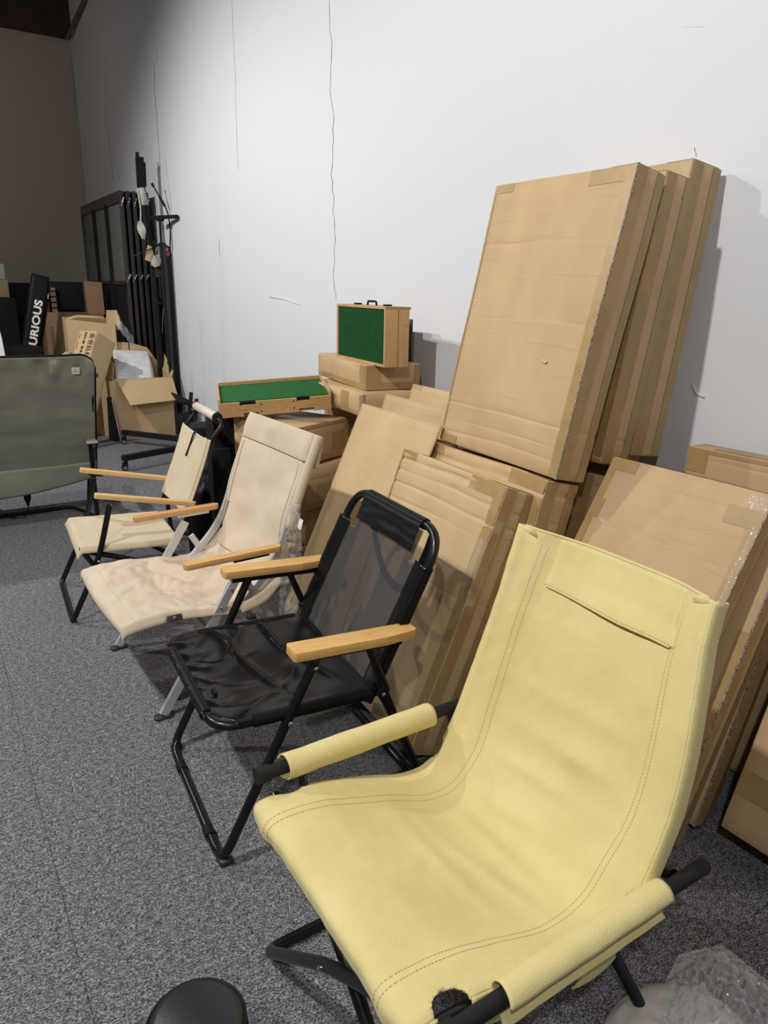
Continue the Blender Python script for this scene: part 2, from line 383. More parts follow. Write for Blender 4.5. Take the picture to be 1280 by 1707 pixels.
# hairline cracks: thin jagged channels standing a hair proud of the plaster
def crack(pts, wd, name='wall_crack', n=5, x=WX, jit=0.012):
    P = []
    rnd = random.Random(int(abs(pts[0][0])*1000))
    for a, b in zip(pts[:-1], pts[1:]):
        for k in range(n):
            t = k/n; P.append((a[0]*(1-t)+b[0]*t+rnd.uniform(-jit, jit), a[1]*(1-t)+b[1]*t))
    P.append(pts[-1])
    v, f = [], []
    for i, (y, z) in enumerate(P):
        ww = wd*(0.4+0.6*rnd.random())*(0.3 if i in (0, len(P)-1) else 1)
        v += [(x-0.0008, y-ww, z), (x-0.0008, y+ww, z)]
        if i: f.append((2*i-2, 2*i-1, 2*i+1, 2*i))
    return link(name, v, f, CRACK, wr)
crack([(3.915, 2.90), (3.89, 2.617), (3.919, 2.45), (3.871, 2.294), (3.893, 2.054), (3.873, 1.865), (3.859, 1.671), (3.874, 1.507), (3.846, 1.329)], 0.0030)
crack([(3.93, 3.5), (3.915, 2.90)], 0.003)
crack([(6.072, 3.4), (6.401, 3.376)], 0.006); crack([(6.775, 3.378), (7.033, 3.34), (7.068, 3.28)], 0.004)
crack([(7.163, 3.277), (7.2, 3.073), (7.201, 2.93), (7.202, 2.637), (7.191, 2.385)], 0.007)
crack([(7.023, 2.524), (6.976, 2.262), (6.936, 2.048)], 0.003)
crack([(5.297, 3.3), (5.29, 3.036), (5.282, 2.819), (5.294, 2.524), (5.299, 2.178)], 0.0016, jit=0.006)
crack([(9.036, 3.041), (9.057, 2.712), (8.997, 2.503)], 0.007); crack([(10.303, 3.148), (10.322, 2.9)], 0.008)
crack([(8.756, 2.545), (8.773, 2.498)], 0.008); crack([(1.544, 1.842), (1.532, 1.812)], 0.0016, jit=0.002)
crack([(1.64, 2.187), (1.564, 2.169)], 0.0008, jit=0.001); crack([(5.751, 1.761), (5.758, 1.619)], 0.004)
crack([(10.585, 4.2), (10.58, 3.3), (10.57, 2.6), (10.58, 2.2)], 0.008)
for a in ([(4.798, 1.339), (4.507, 1.325), (4.327, 1.299)], [(1.43, 1.126), (1.414, 1.099), (1.38, 1.089)]):
    o = G().tube([(WX, y, z) for y, z in a], 0.006, 6).obj('plaster_ridge', WALL, wr, True)
# a conduit that runs up from the corner of the beam
tag(tube('cable_conduit', [(2.06, 10.44, 4.24), (2.075, 10.15, 4.30), (2.085, 9.6, 4.36), (2.085, 9.2, 4.42), (2.085, 8.8, 4.55)], 0.022, CABLE, None, 0.1),
    'thin tan conduit running up the white wall from the end of the brown beam', 'cable')

# ------------------------------------------------------------------ cartons
def box_frame(P0, yaw, lean, roll=0.0):
    psi, th, ro = R(yaw), R(lean), R(roll)
    u = Vector((-math.sin(psi), math.cos(psi), 0)); n = Vector((math.cos(psi), math.sin(psi), 0)); z = Vector((0, 0, 1))
    l = n*math.sin(th)+z*math.cos(th); t = n*math.cos(th)-z*math.sin(th)
    u2 = u*math.cos(ro)+l*math.sin(ro); l2 = l*math.cos(ro)-u*math.sin(ro)
    return frame(t, u2, l2, P0)
class Surf:
    """a slightly slack, creased carton: x thickness, y width, z length"""
    def __init__(s, T, W, L, seed, amp, creases, bulge):
        s.T, s.W, s.L, s.seed, s.amp, s.cr, s.bu = T, W, L, seed, amp, creases, bulge
    def at(s, p, off=0.0, nrm=None):
        T, W, L = s.T, s.W, s.L; x, y, z = p
        q = Vector(p)
        d = Vector((noise.noise(Vector((y*3+s.seed, z*3, x*3))), noise.noise(Vector((z*3, x*3+s.seed, y*3))), noise.noise(Vector((x*3, y*3, z*3+s.seed)))))*s.amp*.7
        q += d
        by = max(0, 4*(y/W)*(1-y/W)); bz = max(0, 4*(z/L)*(1-z/L)); bx = max(0, 4*(x/T)*(1-x/T))
        ex = -1 if x < T*0.02 else (1 if x > T*0.98 else 0)
        ey = -1 if y < W*0.01 else (1 if y > W*0.99 else 0)
        q.x += ex*s.bu*by**0.7*bz**0.7; q.y += ey*s.bu*0.8*bx*bz**0.5
        for c, dep, wd in s.cr:                          # horizontal folds across the panel
            zz = c*L+0.012*noise.noise(Vector((y*4+s.seed, c*9, 1.3)))
            k = math.exp(-((z-zz)/(wd*.55))**2)*max(0.15, min(1, .75+1.4*noise.noise(Vector((y*5+s.seed, c*17, 4.1)))))
            q.x -= ex*dep*.8*k; q.y -= ey*dep*0.45*k
        if nrm is not None: q += Vector(nrm)*off
        return q
def samples(L, step, extra=()):
    n = max(2, round(L/step)); a = [L*i/n for i in range(n+1)]
    for c, w in extra: a += [c-w, c-w*.62, c-w*0.3, c, c+w*0.3, c+w*.62, c+w]
    a = sorted(set(round(v, 5) for v in a if 0 <= v <= L)); return a
def carton_body(T, W, L, sf, name, material, parent, step=0.045, rad=0.004):
    xs = samples(T, step); ys = samples(W, step); zs = samples(L, step, [(c*L, wd*1.5) for c, dp, wd in sf.cr])
    def edge(a, L_): return sorted(set([0, rad]+[v for v in a if rad*2 < v < L_-rad*2]+[L_-rad, L_]))
    xs, ys, zs = edge(xs, T), edge(ys, W), edge(zs, L)
    nx, ny, nz = len(xs), len(ys), len(zs); V = {}; vs = []
    def vid(i, j, k):
        if (i, j, k) not in V:
            q = sf.at((xs[i], ys[j], zs[k]))
            bx, by, bz = i in (0, nx-1), j in (0, ny-1), k in (0, nz-1)
            if bx+by+bz > 1:
                c = rad*0.42 if bx+by+bz == 2 else rad*0.6
                q += Vector(((c if i == 0 else -c) if bx else 0, (c if j == 0 else -c) if by else 0, (c if k == 0 else -c) if bz else 0))
            V[(i, j, k)] = len(vs); vs.append(q)
        return V[(i, j, k)]
    fs = []
    for j in range(ny-1):
        for k in range(nz-1):
            fs.append((vid(0, j, k), vid(0, j, k+1), vid(0, j+1, k+1), vid(0, j+1, k)))
            fs.append((vid(nx-1, j, k), vid(nx-1, j+1, k), vid(nx-1, j+1, k+1), vid(nx-1, j, k+1)))
    for i in range(nx-1):
        for k in range(nz-1):
            fs.append((vid(i, 0, k), vid(i+1, 0, k), vid(i+1, 0, k+1), vid(i, 0, k+1)))
            fs.append((vid(i, ny-1, k), vid(i, ny-1, k+1), vid(i+1, ny-1, k+1), vid(i+1, ny-1, k)))
    for i in range(nx-1):
        for j in range(ny-1):
            fs.append((vid(i, j, 0), vid(i, j+1, 0), vid(i+1, j+1, 0), vid(i+1, j, 0)))
            fs.append((vid(i, j, nz-1), vid(i+1, j, nz-1), vid(i+1, j+1, nz-1), vid(i, j+1, nz-1)))
    return link(name, vs, fs, material, parent, True)
NR = {'F': (-1, 0, 0), 'B': (1, 0, 0), 'N': (0, -1, 0), 'S': (0, 1, 0), 'T': (0, 0, 1), 'D': (0, 0, -1)}
def tape(sf, parent, face, a0, a1, b0, b1, material=None, name='tape', off=0.0014):
    """a strip on a face: F/B use (y,z), N/S use (x,z), T/D use (x,y)"""
    T, W, L = sf.T, sf.W, sf.L; material = material or TAPE
    na = max(1, int((a1-a0)/0.02)); nb = max(1, int((b1-b0)/0.02))
    def pt(a, b):
        if face in 'FB': p = (0 if face == 'F' else T, a, b)
        elif face in 'NS': p = (a, 0 if face == 'N' else W, b)
        else: p = (a, b, L if face == 'T' else 0)
        return sf.at(p, off, NR[face])
    vs, fs = [], []
    for i in range(na+1):
        for j in range(nb+1): vs.append(pt(a0+(a1-a0)*i/na, b0+(b1-b0)*j/nb))
    flip = face in 'FSD'
    for i in range(na):
        for j in range(nb):
            q = i*(nb+1)+j; f = (q, q+nb+1, q+nb+2, q+1); fs.append(f[::-1] if face in 'FST' and face != 'T' else f)
    return link(name, vs, fs, material, parent, True)
def wrap_edge(sf, parent, ff, w, z0, z1, material=None):
    """tape folded over the near long edge: half on the front, half on the near side"""
    tape(sf, parent, 'F', 0.002, w, z0, z1, material); tape(sf, parent, 'N', 0.002, min(w, sf.T*0.45), z0, z1, material)
def carton(label, P0, yaw, lean, roll, W, L, T, creases=(), tapes=(), seed=0, amp=0.004, bulge=0.006, material=None, group=None, name='carton', cat='box', step=0.045, cut_edge=False):
    mw = box_frame(P0, yaw, lean, roll)
    t = thing(name, label, cat, mw=mw, group=group)
    sf = Surf(T, W, L, seed*7.31, amp, creases, bulge)
    carton_body(T, W, L, sf, 'board_body', material or CARD, t, step)
    for tp in tapes: tape(sf, t, *tp)
    if cut_edge:                                         # bare flutes showing along the near front edge
        v, f = [], []
        n = 60
        for i in range(n+1):
            z = L*i/n; p = sf.at((0, 0, z)); wv = 0.0012*(1 if i % 2 else -1)
            v += [p+Vector((-0.0014, 0.0035, 0)), p+Vector((-0.0016, -0.0014+wv*.6, 0)), p+Vector((0.0045, -0.0018-wv*0.4, 0))]
            if i:
                k = 3*i; f += [(k-3, k, k+1, k-2), (k-2, k+1, k+2, k-1)]
        link('fluted_edge', v, f, FLUTE, t)
    return t, sf
def std_tapes(T, W, L, w=0.034, far=True, top=True, bot=True):
    a = [('F', 0.002, w, 0.003, L-0.003), ('N', 0.002, T*0.36, 0.003, L-0.003), ('N', T*0.70, T-0.002, 0.003, L-0.003)]
    if top: a += [('F', 0.003, 0.17, L-0.045, L-0.002), ('F', W-0.10, W-0.003, L-0.03, L-0.002), ('T', 0.004, T-0.004, 0.004, 0.10), ('T', T*0.3, T*0.7, 0.1, W-0.01)]
    if bot: a += [('F', W-0.10, W-0.004, 0.003, 0.03), ('F', 0.004, 0.03, 0.002, 0.05)]
    if far: a += [('F', W-0.012, W-0.002, 0.003, L-0.003)]
    return a
GT = 'flat cartons leaning in tiers against the white wall'
W_, L_, T_ = .617, .881, .116
cA, sA = carton('large tall carton in front of the upper tier, pale front face with a small tear', (1.518, 1.424, .879), -3.3, 12.0, .6, W_, L_, T_,
    [(.78, .003, .006), (.50, .002, .005), (.165, .003, .006), (.10, .0025, .006), (.055, .003, .007), (.90, .0018, .02)], std_tapes(T_, W_, L_), 1, group=GT, cut_edge=True)
# the little torn flap of board on its face
p = sA.at((0, .15, .33)); G().add([p+Vector((-.001, .0, 0)), p+Vector((-.001, .028, .006)), p+Vector((-.007, .024, -.002)), p+Vector((-.006, .004, -.008))], [(0, 1, 2, 3)]).obj('torn_flap', CARD2, cA)
carton('middle carton of the upper tier, mostly hidden behind the large pale one', (1.712, 1.432, .905), -3, 9.6, .0, .617, .845, .120,
    [(.93, .004, .008), (.82, .002, .005), (.16, .005, .009), (.09, .005, .009), (.03, .004, .009)], std_tapes(.12, .617, .845), 2, amp=.006, group=GT)
carton('rear carton of the upper tier, touching the white wall', (1.850, 1.428, .914), -1.9, 7.2, 0, .617, .873, .133,
    [(.93, .002, .005), (.62, .0015, .005), (.22, .0025, .005), (.05, .003, .006), (.02, .003, .006)], std_tapes(.133, .617, .873), 3, group=GT)
carton('carton with a crumpled corner that carries the tall pale one on its top edge', (1.292, 1.453, .032), -3.4, 14.3, 0, .64, .868, .131,
    [(.955, .008, .012), (.86, .004, .008), (.66, .004, .008), (.4, .003, .008)], std_tapes(.131, .64, .868), 4, amp=.009, group=GT)
carton('shaded carton of the lower tier under the upper middle one', (1.50, 1.50, .02), -3, 13.5, .1, .62, .871, .16,
    [(.96, .006, .010), (.83, .003, .006), (.7, .002, .006)], std_tapes(.16, .62, .871), 5, amp=.006, group=GT)
carton('lower tier carton standing deepest against the wall, only its shaded end in sight', (1.905, 1.58, .015), 0, 4.5, 0, .62, .862, .13,
    [(.97, .004, .008)], [('N', .02, .1, .8, .858)], 6, group=GT)
W_, L_, T_ = .593, .870, .119
cD, sD = carton('carton leaning behind the black chair, its top edge crushed and wrinkled', (1.084, 1.507, .042), -3.6, 20.6, .1, W_, L_, T_,
    [(.965, .010, .012), (.915, .006, .008), (.86, .005, .008), (.80, .004, .007), (.58, .003, .006), (.38, .002, .006), (.2, .002, .005)],
    std_tapes(T_, W_, L_, .04)+[('F', .0, .05, .55, .70, TAPEC), ('N', 0.0, .03, .5, .86, TAPEC), ('T', .0, .05, .0, .04, TAPEC)], 7, amp=.008, group=GT, material=CARD2)
# big flattened sheets
def sheet(label, P0, yaw, lean, W, L, seed, folds=(), group='flattened carton blanks leaning on the boxes', top=None):
    mw = box_frame(P0, yaw, lean, 0)
    t = thing('flattened_carton', label, 'cardboard', mw=mw, group=group)
    def f(u, v):
        y, z = u*W, v*L
        x = .008*noise.noise(Vector((y*1.8+seed, z*1.8, seed)))
        for c, d in folds: x += d*math.exp(-((z-c*L)/.008)**2)
        if top: z = z*(1+top*math.sin(u*7+seed)*0.004)
        return (x, y, z)
    grid('board', f, 24, 40, CARD2 if seed % 2 else CARD, t, .007)
    return t
sheet('large flattened carton leaning left of the crushed box, front sheet of the three', (1.13, 2.03, .006), -1.5, 24.2, .575, 1.02, 3, [(.63, .004), (.30, .003)])
sheet('flattened carton whose pointed corner shows above the front sheet', (1.34, 2.045, .006), -1.5, 19.3, .58, 1.02, 4, [(.8, .002)])
sheet('rearmost flattened carton, a strip left of the tall boxes', (1.575, 2.115, .006), -1.5, 16.5, .58, 1.03, 5, [(.9, .002)])
GR = 'flat cartons leaning at the right'
W_, L_, T_ = .53, .865, .085
cG, sG = carton('taped carton directly behind the yellow chair, shiny clear tape down its near edge', (1.235, .893, .03), 1.7, 29.7, .3, .497, 1.036, .060,
    [(.94, .0015, .006), (.80, .0015, .004)], [('F', .003, .028, .003, .93), ('F', .003, .10, .935, .985), ('F', .40, .494, .995, 1.033), ('F', .455, .494, .84, .90),
    ('F', .470, .495, .003, 1.03), ('T', .004, .058, .005, .49), ('F', .0, .018, .50, .95, TAPEC), ('F', .003, .06, .975, 1.02, TAPEC), ('N', .002, .03, .1, 1.03)], 8, amp=.003, group=GR, cut_edge=True)
carton('second carton behind the yellow chair, long bare fluted edge down to the floor', (1.43, .858, .037), 1.5, 23.8, .2, .40, .95, .09,
    [(.35, .002, .006)], [('F', .003, .03, .003, .6), ('F', .33, .397, .90, .947), ('N', .002, .03, .003, .9), ('N', .055, .087, .003, .94), ('T', .004, .085, .005, .39)], 9, amp=.004, group=GR, cut_edge=True)
carton('third carton of the right-hand row, only its narrow taped side in sight', (1.582, .868, .026), 1.4, 21, 0, .60, .87, .070,
    [(.5, .002, .006)], [('N', .002, .034, .003, .86), ('N', .05, .072, .003, .86)], 10, amp=.004, group=GR, cut_edge=True)
carton('highest carton of the right-hand row, standing almost upright by the wall', (1.925, .52, .01), 1, 2.5, 0, .78, .955, .09,
    [(.96, .002, .006)], [('F', .71, .777, .88, .952), ('F', .45, .777, .94, .952), ('T', .004, .08, .3, .7)], 12, group=GR)
W_, L_, T_ = .65, .87, .20
carton('carton at the right edge beside the bare floor, dark tape along its bottom', (1.60, .165, .075), 1, 21, 0, .64, .87, .20,
    [(.45, .002, .006)], [('F', .003, .637, .10, .17), ('F', .36, .45, .003, .10)], 13, group=GR)

# ------------------------------------------------------------------ the piled boxes under the wooden cases
GP = 'moving boxes piled under the wooden cases'
def pile(label, P0, yaw, W, L, T, seed, tapes=(), creases=(), amp=.008, material=None):
    return carton(label, P0, yaw, 0, 0, W, L, T, creases, tapes, seed, amp, .010, material, GP, step=.04)
pile('top box of the right pile, carrying the upright green case', (1.735, 2.862, .943), -8.5, .678, .122, .28, 21,
     [('F', .003, .06, .003, .118), ('N', .003, .075, .003, .118), ('N', .005, .27, .006, .035), ('F', .003, .6, .003, .03), ('N', .25, .277, .003, .118), ('T', .1, .15, .01, .6)], [(.9, .003, .01)], .009)
pile('second box of the right pile, a shadow running down across its face', (1.675, 2.80, .838), -3, .60, .105, .37, 22,
     [('F', .12, .2, .003, .1), ('F', .003, .02, .003, .1), ('N', .003, .02, .003, .1)])
pile('lowest box of the right pile, almost hidden by the leaning sheets', (1.80, 2.84, .0), -2, .60, .836, .27, 23, [('F', .1, .17, .01, .8)])
# left pile: near face square to the camera side, turned about twenty degrees
LY = 22.6
pile('long box under the slanting green case, top box of the left pile', (1.412, 2.925, .600), LY, .42, .189, .377, 24,
     [('N', .24, .36, .04, .13), ('N', .003, .375, .172, .188), ('T', .16, .23, .003, .29), ('N', .355, .375, .003, .18)], [(.6, .002, .01)], .008)
pile('second box down in the left pile, its rubbed side tape-scuffed', (1.420, 2.91, .386), LY-2, .42, .205, .369, 25,
     [('N', .10, .21, .05, .12), ('N', .003, .34, .002, .03), ('N', .003, .02, .003, .188)], [(.5, .003, .012), (.7, .003, .01)], .010)
pile('third box down in the left pile, in deep shade', (1.466, 2.97, .190), LY, .40, .188, .353, 26, [('N', .003, .33, .13, .16)])
pile('bottom box of the left pile, standing on the carpet', (1.43, 2.91, .0), LY-3, .42, .184, .365, 27, [('N', .01, .33, .14, .18)])

# ------------------------------------------------------------------ wooden cases with green baize
case = thing('wooden_case', 'upright wooden case with a dark green baize face on the box pile', 'case', mw=box_frame((1.755, 2.735, 1.066), -6.5, 0))
W_, L_, T_ = .56, .264, .122
for nm, a in (('side_panel', (0, T_, 0, .012, 0, L_)), ('side_panel', (0, T_, W_-.012, W_, 0, L_)), ('top_panel', (0, T_, .012, W_-.012, L_-.012, L_)), ('bottom_panel', (0, T_, .012, W_-.012, 0, .012))):
    x0, x1, y0, y1, z0, z1 = a
    rbox(nm, (x1-x0, y1-y0, z1-z0), ((x0+x1)/2, (y0+y1)/2, (z0+z1)/2), PINE2 if nm == 'side_panel' else PINE, case, .0015)
rbox('baize_panel', (.006, W_-.024, L_-.024), (.009, W_/2, L_/2), FELT, case, 0)
rbox('back_panel', (.006, W_-.024, L_-.024), (T_-.006, W_/2, L_/2), PINE, case, 0)
for x in (.066, .070): rbox('lid_seam', (.0016, .0008, L_), (x+.0, -.0002, L_/2), mat('dark_seam', (.05, .03, .015), .8) if x < .067 else PINE2, case, 0)
for x in (.02, .09): 
    for k in range(3): rbox('finger_joint', (.018, .0008, .010), (x-.01+.02*k, -.0003, L_-.006), mat('end_grain', (.32, .19, .09), .7) if (x, k) == (.02, 0) else bpy.data.materials['end_grain'], case, 0)
rbox('latch', (.024, .0012, .004), (.105, -.0006, .185), STEEL, case, 0)
hnd = G().tube(fillet([(.062, .22, L_), (.062, .225, L_+.018), (.062, .315, L_+.018), (.062, .32, L_)], .012), .005, 8).obj('handle', BLACKM, case, True)
for y in (.10, .43): rbox('clasp', (.03, .035, .008), (.06, y, L_+.004), BLACKM, case, .002)
tag(rbox('grey_board', (.008, .16, .20), (0, 0, 0), DKPAN, None, .001), 'dark grey board standing behind the upright green case', 'board')
bpy.data.objects['grey_board'].matrix_world = box_frame((2.02, 2.985, 1.168), 0, 0)

# slanting case on the left pile
k_ = .93
c2 = thing('wooden_case', 'long wooden case lying tilted, green baize uppermost and notched bamboo front', 'case', mw=box_frame((1.157, 3.242, .803), -19.1, -3.8, 7.9))
LN, DP, HT = .54, .31, .070
M2 = Matrix.Identity(4)
def lid(name, x0, x1, y0, y1, z0, z1, m, bev=.0015):
    o = G().box(x0, x1, y0, y1, z0, z1, M2).obj(name, m, c2); return o
lid('end_panel', 0, .010, 0, DP, 0, HT+.020, PINE2); lid('end_panel', LN-.010, LN, 0, DP, 0, HT+.020, PINE2)
lid('back_panel', .012, LN-.012, DP-.012, DP, 0, HT+.020, PINE); lid('bottom_panel', .012, LN-.012, .012, DP-.012, 0, .010, PINE)
lid('baize_panel', .012, LN-.012, .008, DP-.012, HT-.004, HT+.004, FELT2)
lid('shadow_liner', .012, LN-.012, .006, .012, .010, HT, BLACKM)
# front in two boards with toggle notches cut out of their edges
def front(x0, x1, notches):
    xs = sorted({x0, x1} | {a for n in notches for a in n[:2]})
    g = G()
    for a, b in zip(xs[:-1], xs[1:]):
        z0, z1 = .001, HT
        for n0, n1, up_ in notches:
            if n0-1e-6 <= a and b <= n1+1e-6:
                if up_: z1 = HT-.016
                else: z0 = .017
        g.box(a, b, -.006, .006, z0, z1, M2)
    return g.obj('front_board', PINE, c2)
front(.002, .335, [(.10, .175, 1), (.115, .185, 0)]); front(.336, LN-.002, [(.37, .435, 1), (.38, .45, 0)])
for x, z in ((.200, .054), (.200, .020), (.355, .056), (.355, .022)):
    G().tube([M2 @ Vector((x, -.0062, z)), M2 @ Vector((x, -.0075, z))], .004, 8).obj('peg_hole', INK, c2)
for x0 in (.095, .425): rbox('pull_slot', (.05, .0016, .004), M2 @ Vector((x0+.02, -.007, .036)), PINE2, c2, 0)

# ================================================================== chairs (local x = towards the backrest, y = width, z = up)
def armrest(t, xs, zs, y, wd, th, material, name='armrest', tail=0.0, tip=0.008):
    x0, x1 = xs; z0, z1 = zs; L = math.hypot(x1-x0, z1-z0); a = math.atan2(z1-z0, x1-x0)
    h = wd/2
    out = [(0, -h+tip), (tip*.6, -h), (L*.72, -h), (L-tip, -h+tail), (L, -h+tail+tip), (L, h-tip), (L-tip, h), (tip*.6, h), (0, h-tip)]
    M = Matrix.Translation((x0, y, z0)) @ Matrix.Rotation(-a, 4, 'Y')
    return plank(name, out, th, M, material, t, .0022)

# ---- 1. black mesh chair
def black_chair():
    W = .538
    t = thing('folding_chair', 'black mesh folding chair with black tube frame and flat bamboo armrests', 'chair', (.456, 1.426, 0), R(-3.95))
    for y, s in ((0, 1), (W, -1)):
        o = tube('leg', [(.268, y, .535), (.002, y, .013), (.0, y+s*.110, .013)], .0125, BLACK, t, .085, 14)
        # moulded foot on the bend
        G().tube([(.0, y+s*.02, .010), (.0, y+s*.0, .010), (.028, y, .012)], .010, 8).obj('rubber_foot', RUBBER, o, True)
        tube('foot_sleeve', [(-.0, y+s*.100, .013), (-.0, y+s*.135, .013)], .0150, BLACKM, o)
    tube('floor_bar', [(0, .10, .013), (0, W-.10, .013)], .0125, BLACK, t, n=14)
    # seat hoop
    def sz(b): return .390-.035*b
    hoop = fillet([(.43, .014, sz(.43)), (.006, .014, sz(.02)), (.006, W-.014, sz(.02)), (.43, W-.014, sz(.43))], .068, 8)
    o = G().tube(hoop, .0125, 14).obj('seat_frame', BLACK, t); autosmooth(o, 50)
    tube('seat_frame', [(.43, .014, sz(.43)), (.43, W-.014, sz(.43))], .011, BLACK, t)
    def seat(u, v):
        b = -.008+u*.441; y = .002+v*(W-.004)
        e = min(u*8, v*9, (1-v)*9, 1.0); e = sm(e, 0, 1)
        q = Vector((b*9, y*7, 2.2)); n1 = noise.noise(q*.6)
        w1 = noise.noise(Vector((b*4+3, y*4, 1))); w2 = noise.noise(Vector((b*3, y*3, 7)))
        fold = (.011*(1-abs(math.sin((y*1.0-b*.75)*8.5+2.2*w1)))**4 + .008*(1-abs(math.sin((y*.4+b*1.2)*13+2.5*w2)))**5*sm(v, .1, .4)+.005*(1-abs(math.sin((y*1.3+b*.3)*17+3*w1)))**4*sm(.6-u, 0, .3))*e
        fr = .006*math.sin(y*95+2*math.sin(b*40))*gs(u, .10, .10)*sm(v, .05, .15)*sm(1-v, .05, .15)*abs(noise.noise(Vector((y*12, 3, 1))))*2
        sag = -.022*math.sin(PI*min(1, max(0, u)))*math.sin(PI*v)
        return (b, y, sz(b)+.0135+sag*e+fold+fr*1.2-.004*(1-e)+.004*n1*e)
    skip = lambda u, v: (u < .14 and (v < .115 or v > .885) and (u/.14)+(min(v, 1-v)/.115) < 1.25)
    grid('seat', seat, 90, 100, MESHS, t, .0018, skip)
    tube('seat_sleeve', [(.006, .085, sz(.02)), (.006, W-.085, sz(.02))], .0165, NYLON, t)
    for y in (.014, W-.014): tube('seat_sleeve', [(.10, y, sz(.1)), (.41, y, sz(.41))], .0165, NYLON, t)
    G().box(.045, .070, .16, .20, .335, .375).obj('strap_tab', NYLON, t)
    tube('strap_tab', [(.05, .17, .40), (.045, .17, .35), (.055, .17, .325), (.075, .17, .33)], .012, NYLON, t, .02, sq=(.014, .004))
    # back hoop
    def bk(v): return Vector((.425+.213*v, 0, .355+.435*v))    # v = 0..1 up the back
    n_ = Vector((-.47, 0, .235)).normalized()
    a0, b0 = .020, W-.020
    P = [bk(-.02)+Vector((0, a0, 0)), bk(1)+Vector((0, a0, 0)), bk(1)+Vector((0, b0, 0)), bk(-.02)+Vector((0, b0, 0))]
    o = G().tube(fillet(P, .090, 10), .0125, 14).obj('back_frame', BLACK, t); autosmooth(o, 50)
    def back(u, v):
        vv = .03+v*.93; y = a0+u*(b0-a0)
        p = bk(vv); e = sm(min(u, 1-u), 0, .15)
        bow = -.016*math.sin(PI*u) + .0035*noise.noise(Vector((vv*5, y*4, 3)))*e
        return p+Vector((0, y, 0))+n_*(.010+bow)
    grid('backrest', back, 50, 60, MESHB, t, .0012, lambda u, v: v > .80 and (u < .17 or u > .83))
    for y in (a0, b0):
        # sewn side sleeves of doubled mesh
        def slv(u, v, y=y):
            vv = .03+v*.77; p = bk(vv); s_ = 1 if y == a0 else -1
            yy = y-s_*.014+s_*u*.064
            return p+Vector((0, yy, 0))+n_*(.0155-.010*max(0, u-.4)+.0015*noise.noise(Vector((vv*20, u*3, y))))
        grid('side_sleeve', slv, 8, 40, MESHS, t, .0015)
        tube('side_sleeve', [bk(.03)+Vector((0, y, 0)), bk(.80)+Vector((0, y, 0))], .0160, NYLON, t)
    def flap(u, v):
        vv = .83+v*.17; y = .105+u*(W-.21)
        p = bk(vv)+Vector((0, y, 0))
        wr = .0025*noise.noise(Vector((y*14, vv*26, 8)))
        if v > .92: return bk(1)+Vector((0, y, 0))+n_*.0155*(1-(v-.92)/.08*.2)
        return p+n_*(.0135+.006*v+wr)
    grid('head_flap', flap, 40, 16, NYLON, t, .0018)
    tube('head_sleeve', [bk(1)+Vector((0, .105, 0)), bk(1)+Vector((0, W-.105, 0))], .0165, NYLON, t)
    # carrying strap hanging behind the mesh
    st = [Vector((.640, .425, .765)), Vector((.625, .38, .69)), Vector((.608, .29, .60)), Vector((.60, .20, .578)), Vector((.605, .13, .605)), Vector((.625, .09, .70)), Vector((.645, .085, .76))]
    pts = [spline(st, i/30) for i in range(31)]
    G().tube(pts, 1, sq=(.013, .0015)).obj('carry_strap', NYLON, t)
    # armrests, brackets, struts
    for y, s in ((-.006, -1), (W+.006, 1)):
        a = armrest(t, (.190, .538), (.563, .545), y+s*.006, .062, .024, BAMBOO, tail=.012)
        tube('arm_bracket', [(.215, y, .543), (.50, y, .529)], .012, BLACK, t, sq=(.011, .012))
        yb = y+s*.012
        for p in ((.30, .540), (.44, .532)): bolt(t, (p[0], yb-.002*s, p[1]), 'y', .0055, s=s)
        tube('arm_strut', [(.405, y, .530), (.463, y, .385)], .011, BLACK, t)
        tube('back_leg', [(.440, y+(-s)*.014, .42), (.475, y+(-s)*.014, .33), (.603, y+s*.014, .013), (.603, y+s*.09, .013)], .0125, BLACK, t, .05, 14)
        # pivot plate
        M = frame((math.cos(R(-65)), 0, math.sin(R(-65))), (0, 0, 1) if False else (math.sin(R(65)), 0, math.cos(R(65))), (0, -1, 0), (.468, y+s*.004, .34))
        plank('pivot_plate', [(-.055, -.016), (.05, -.010), (.055, 0), (.05, .010), (-.055, .018), (-.066, .004)], .004, M, BLACK, t, .001)
        bolt(t, (.450, y+s*.006, .378), 'y', .0055, s=s); bolt(t, (.487, y+s*.006, .302), 'y', .0055, s=s)
        bolt(t, (.185, y+s*.0125, .372), 'y', .0065, s=s)
        tube('spacer', [(.452, y, .395), (.452, y-s*.04, .395)], .014, BLACKM, t)
        bolt(t, (.255, y+s*.012, .508), 'y', .0055, s=s)
    tube('back_floor_bar', [(.603, .085, .013), (.603, W-.085, .013)], .0125, BLACK, t)
    return t
black_chair()

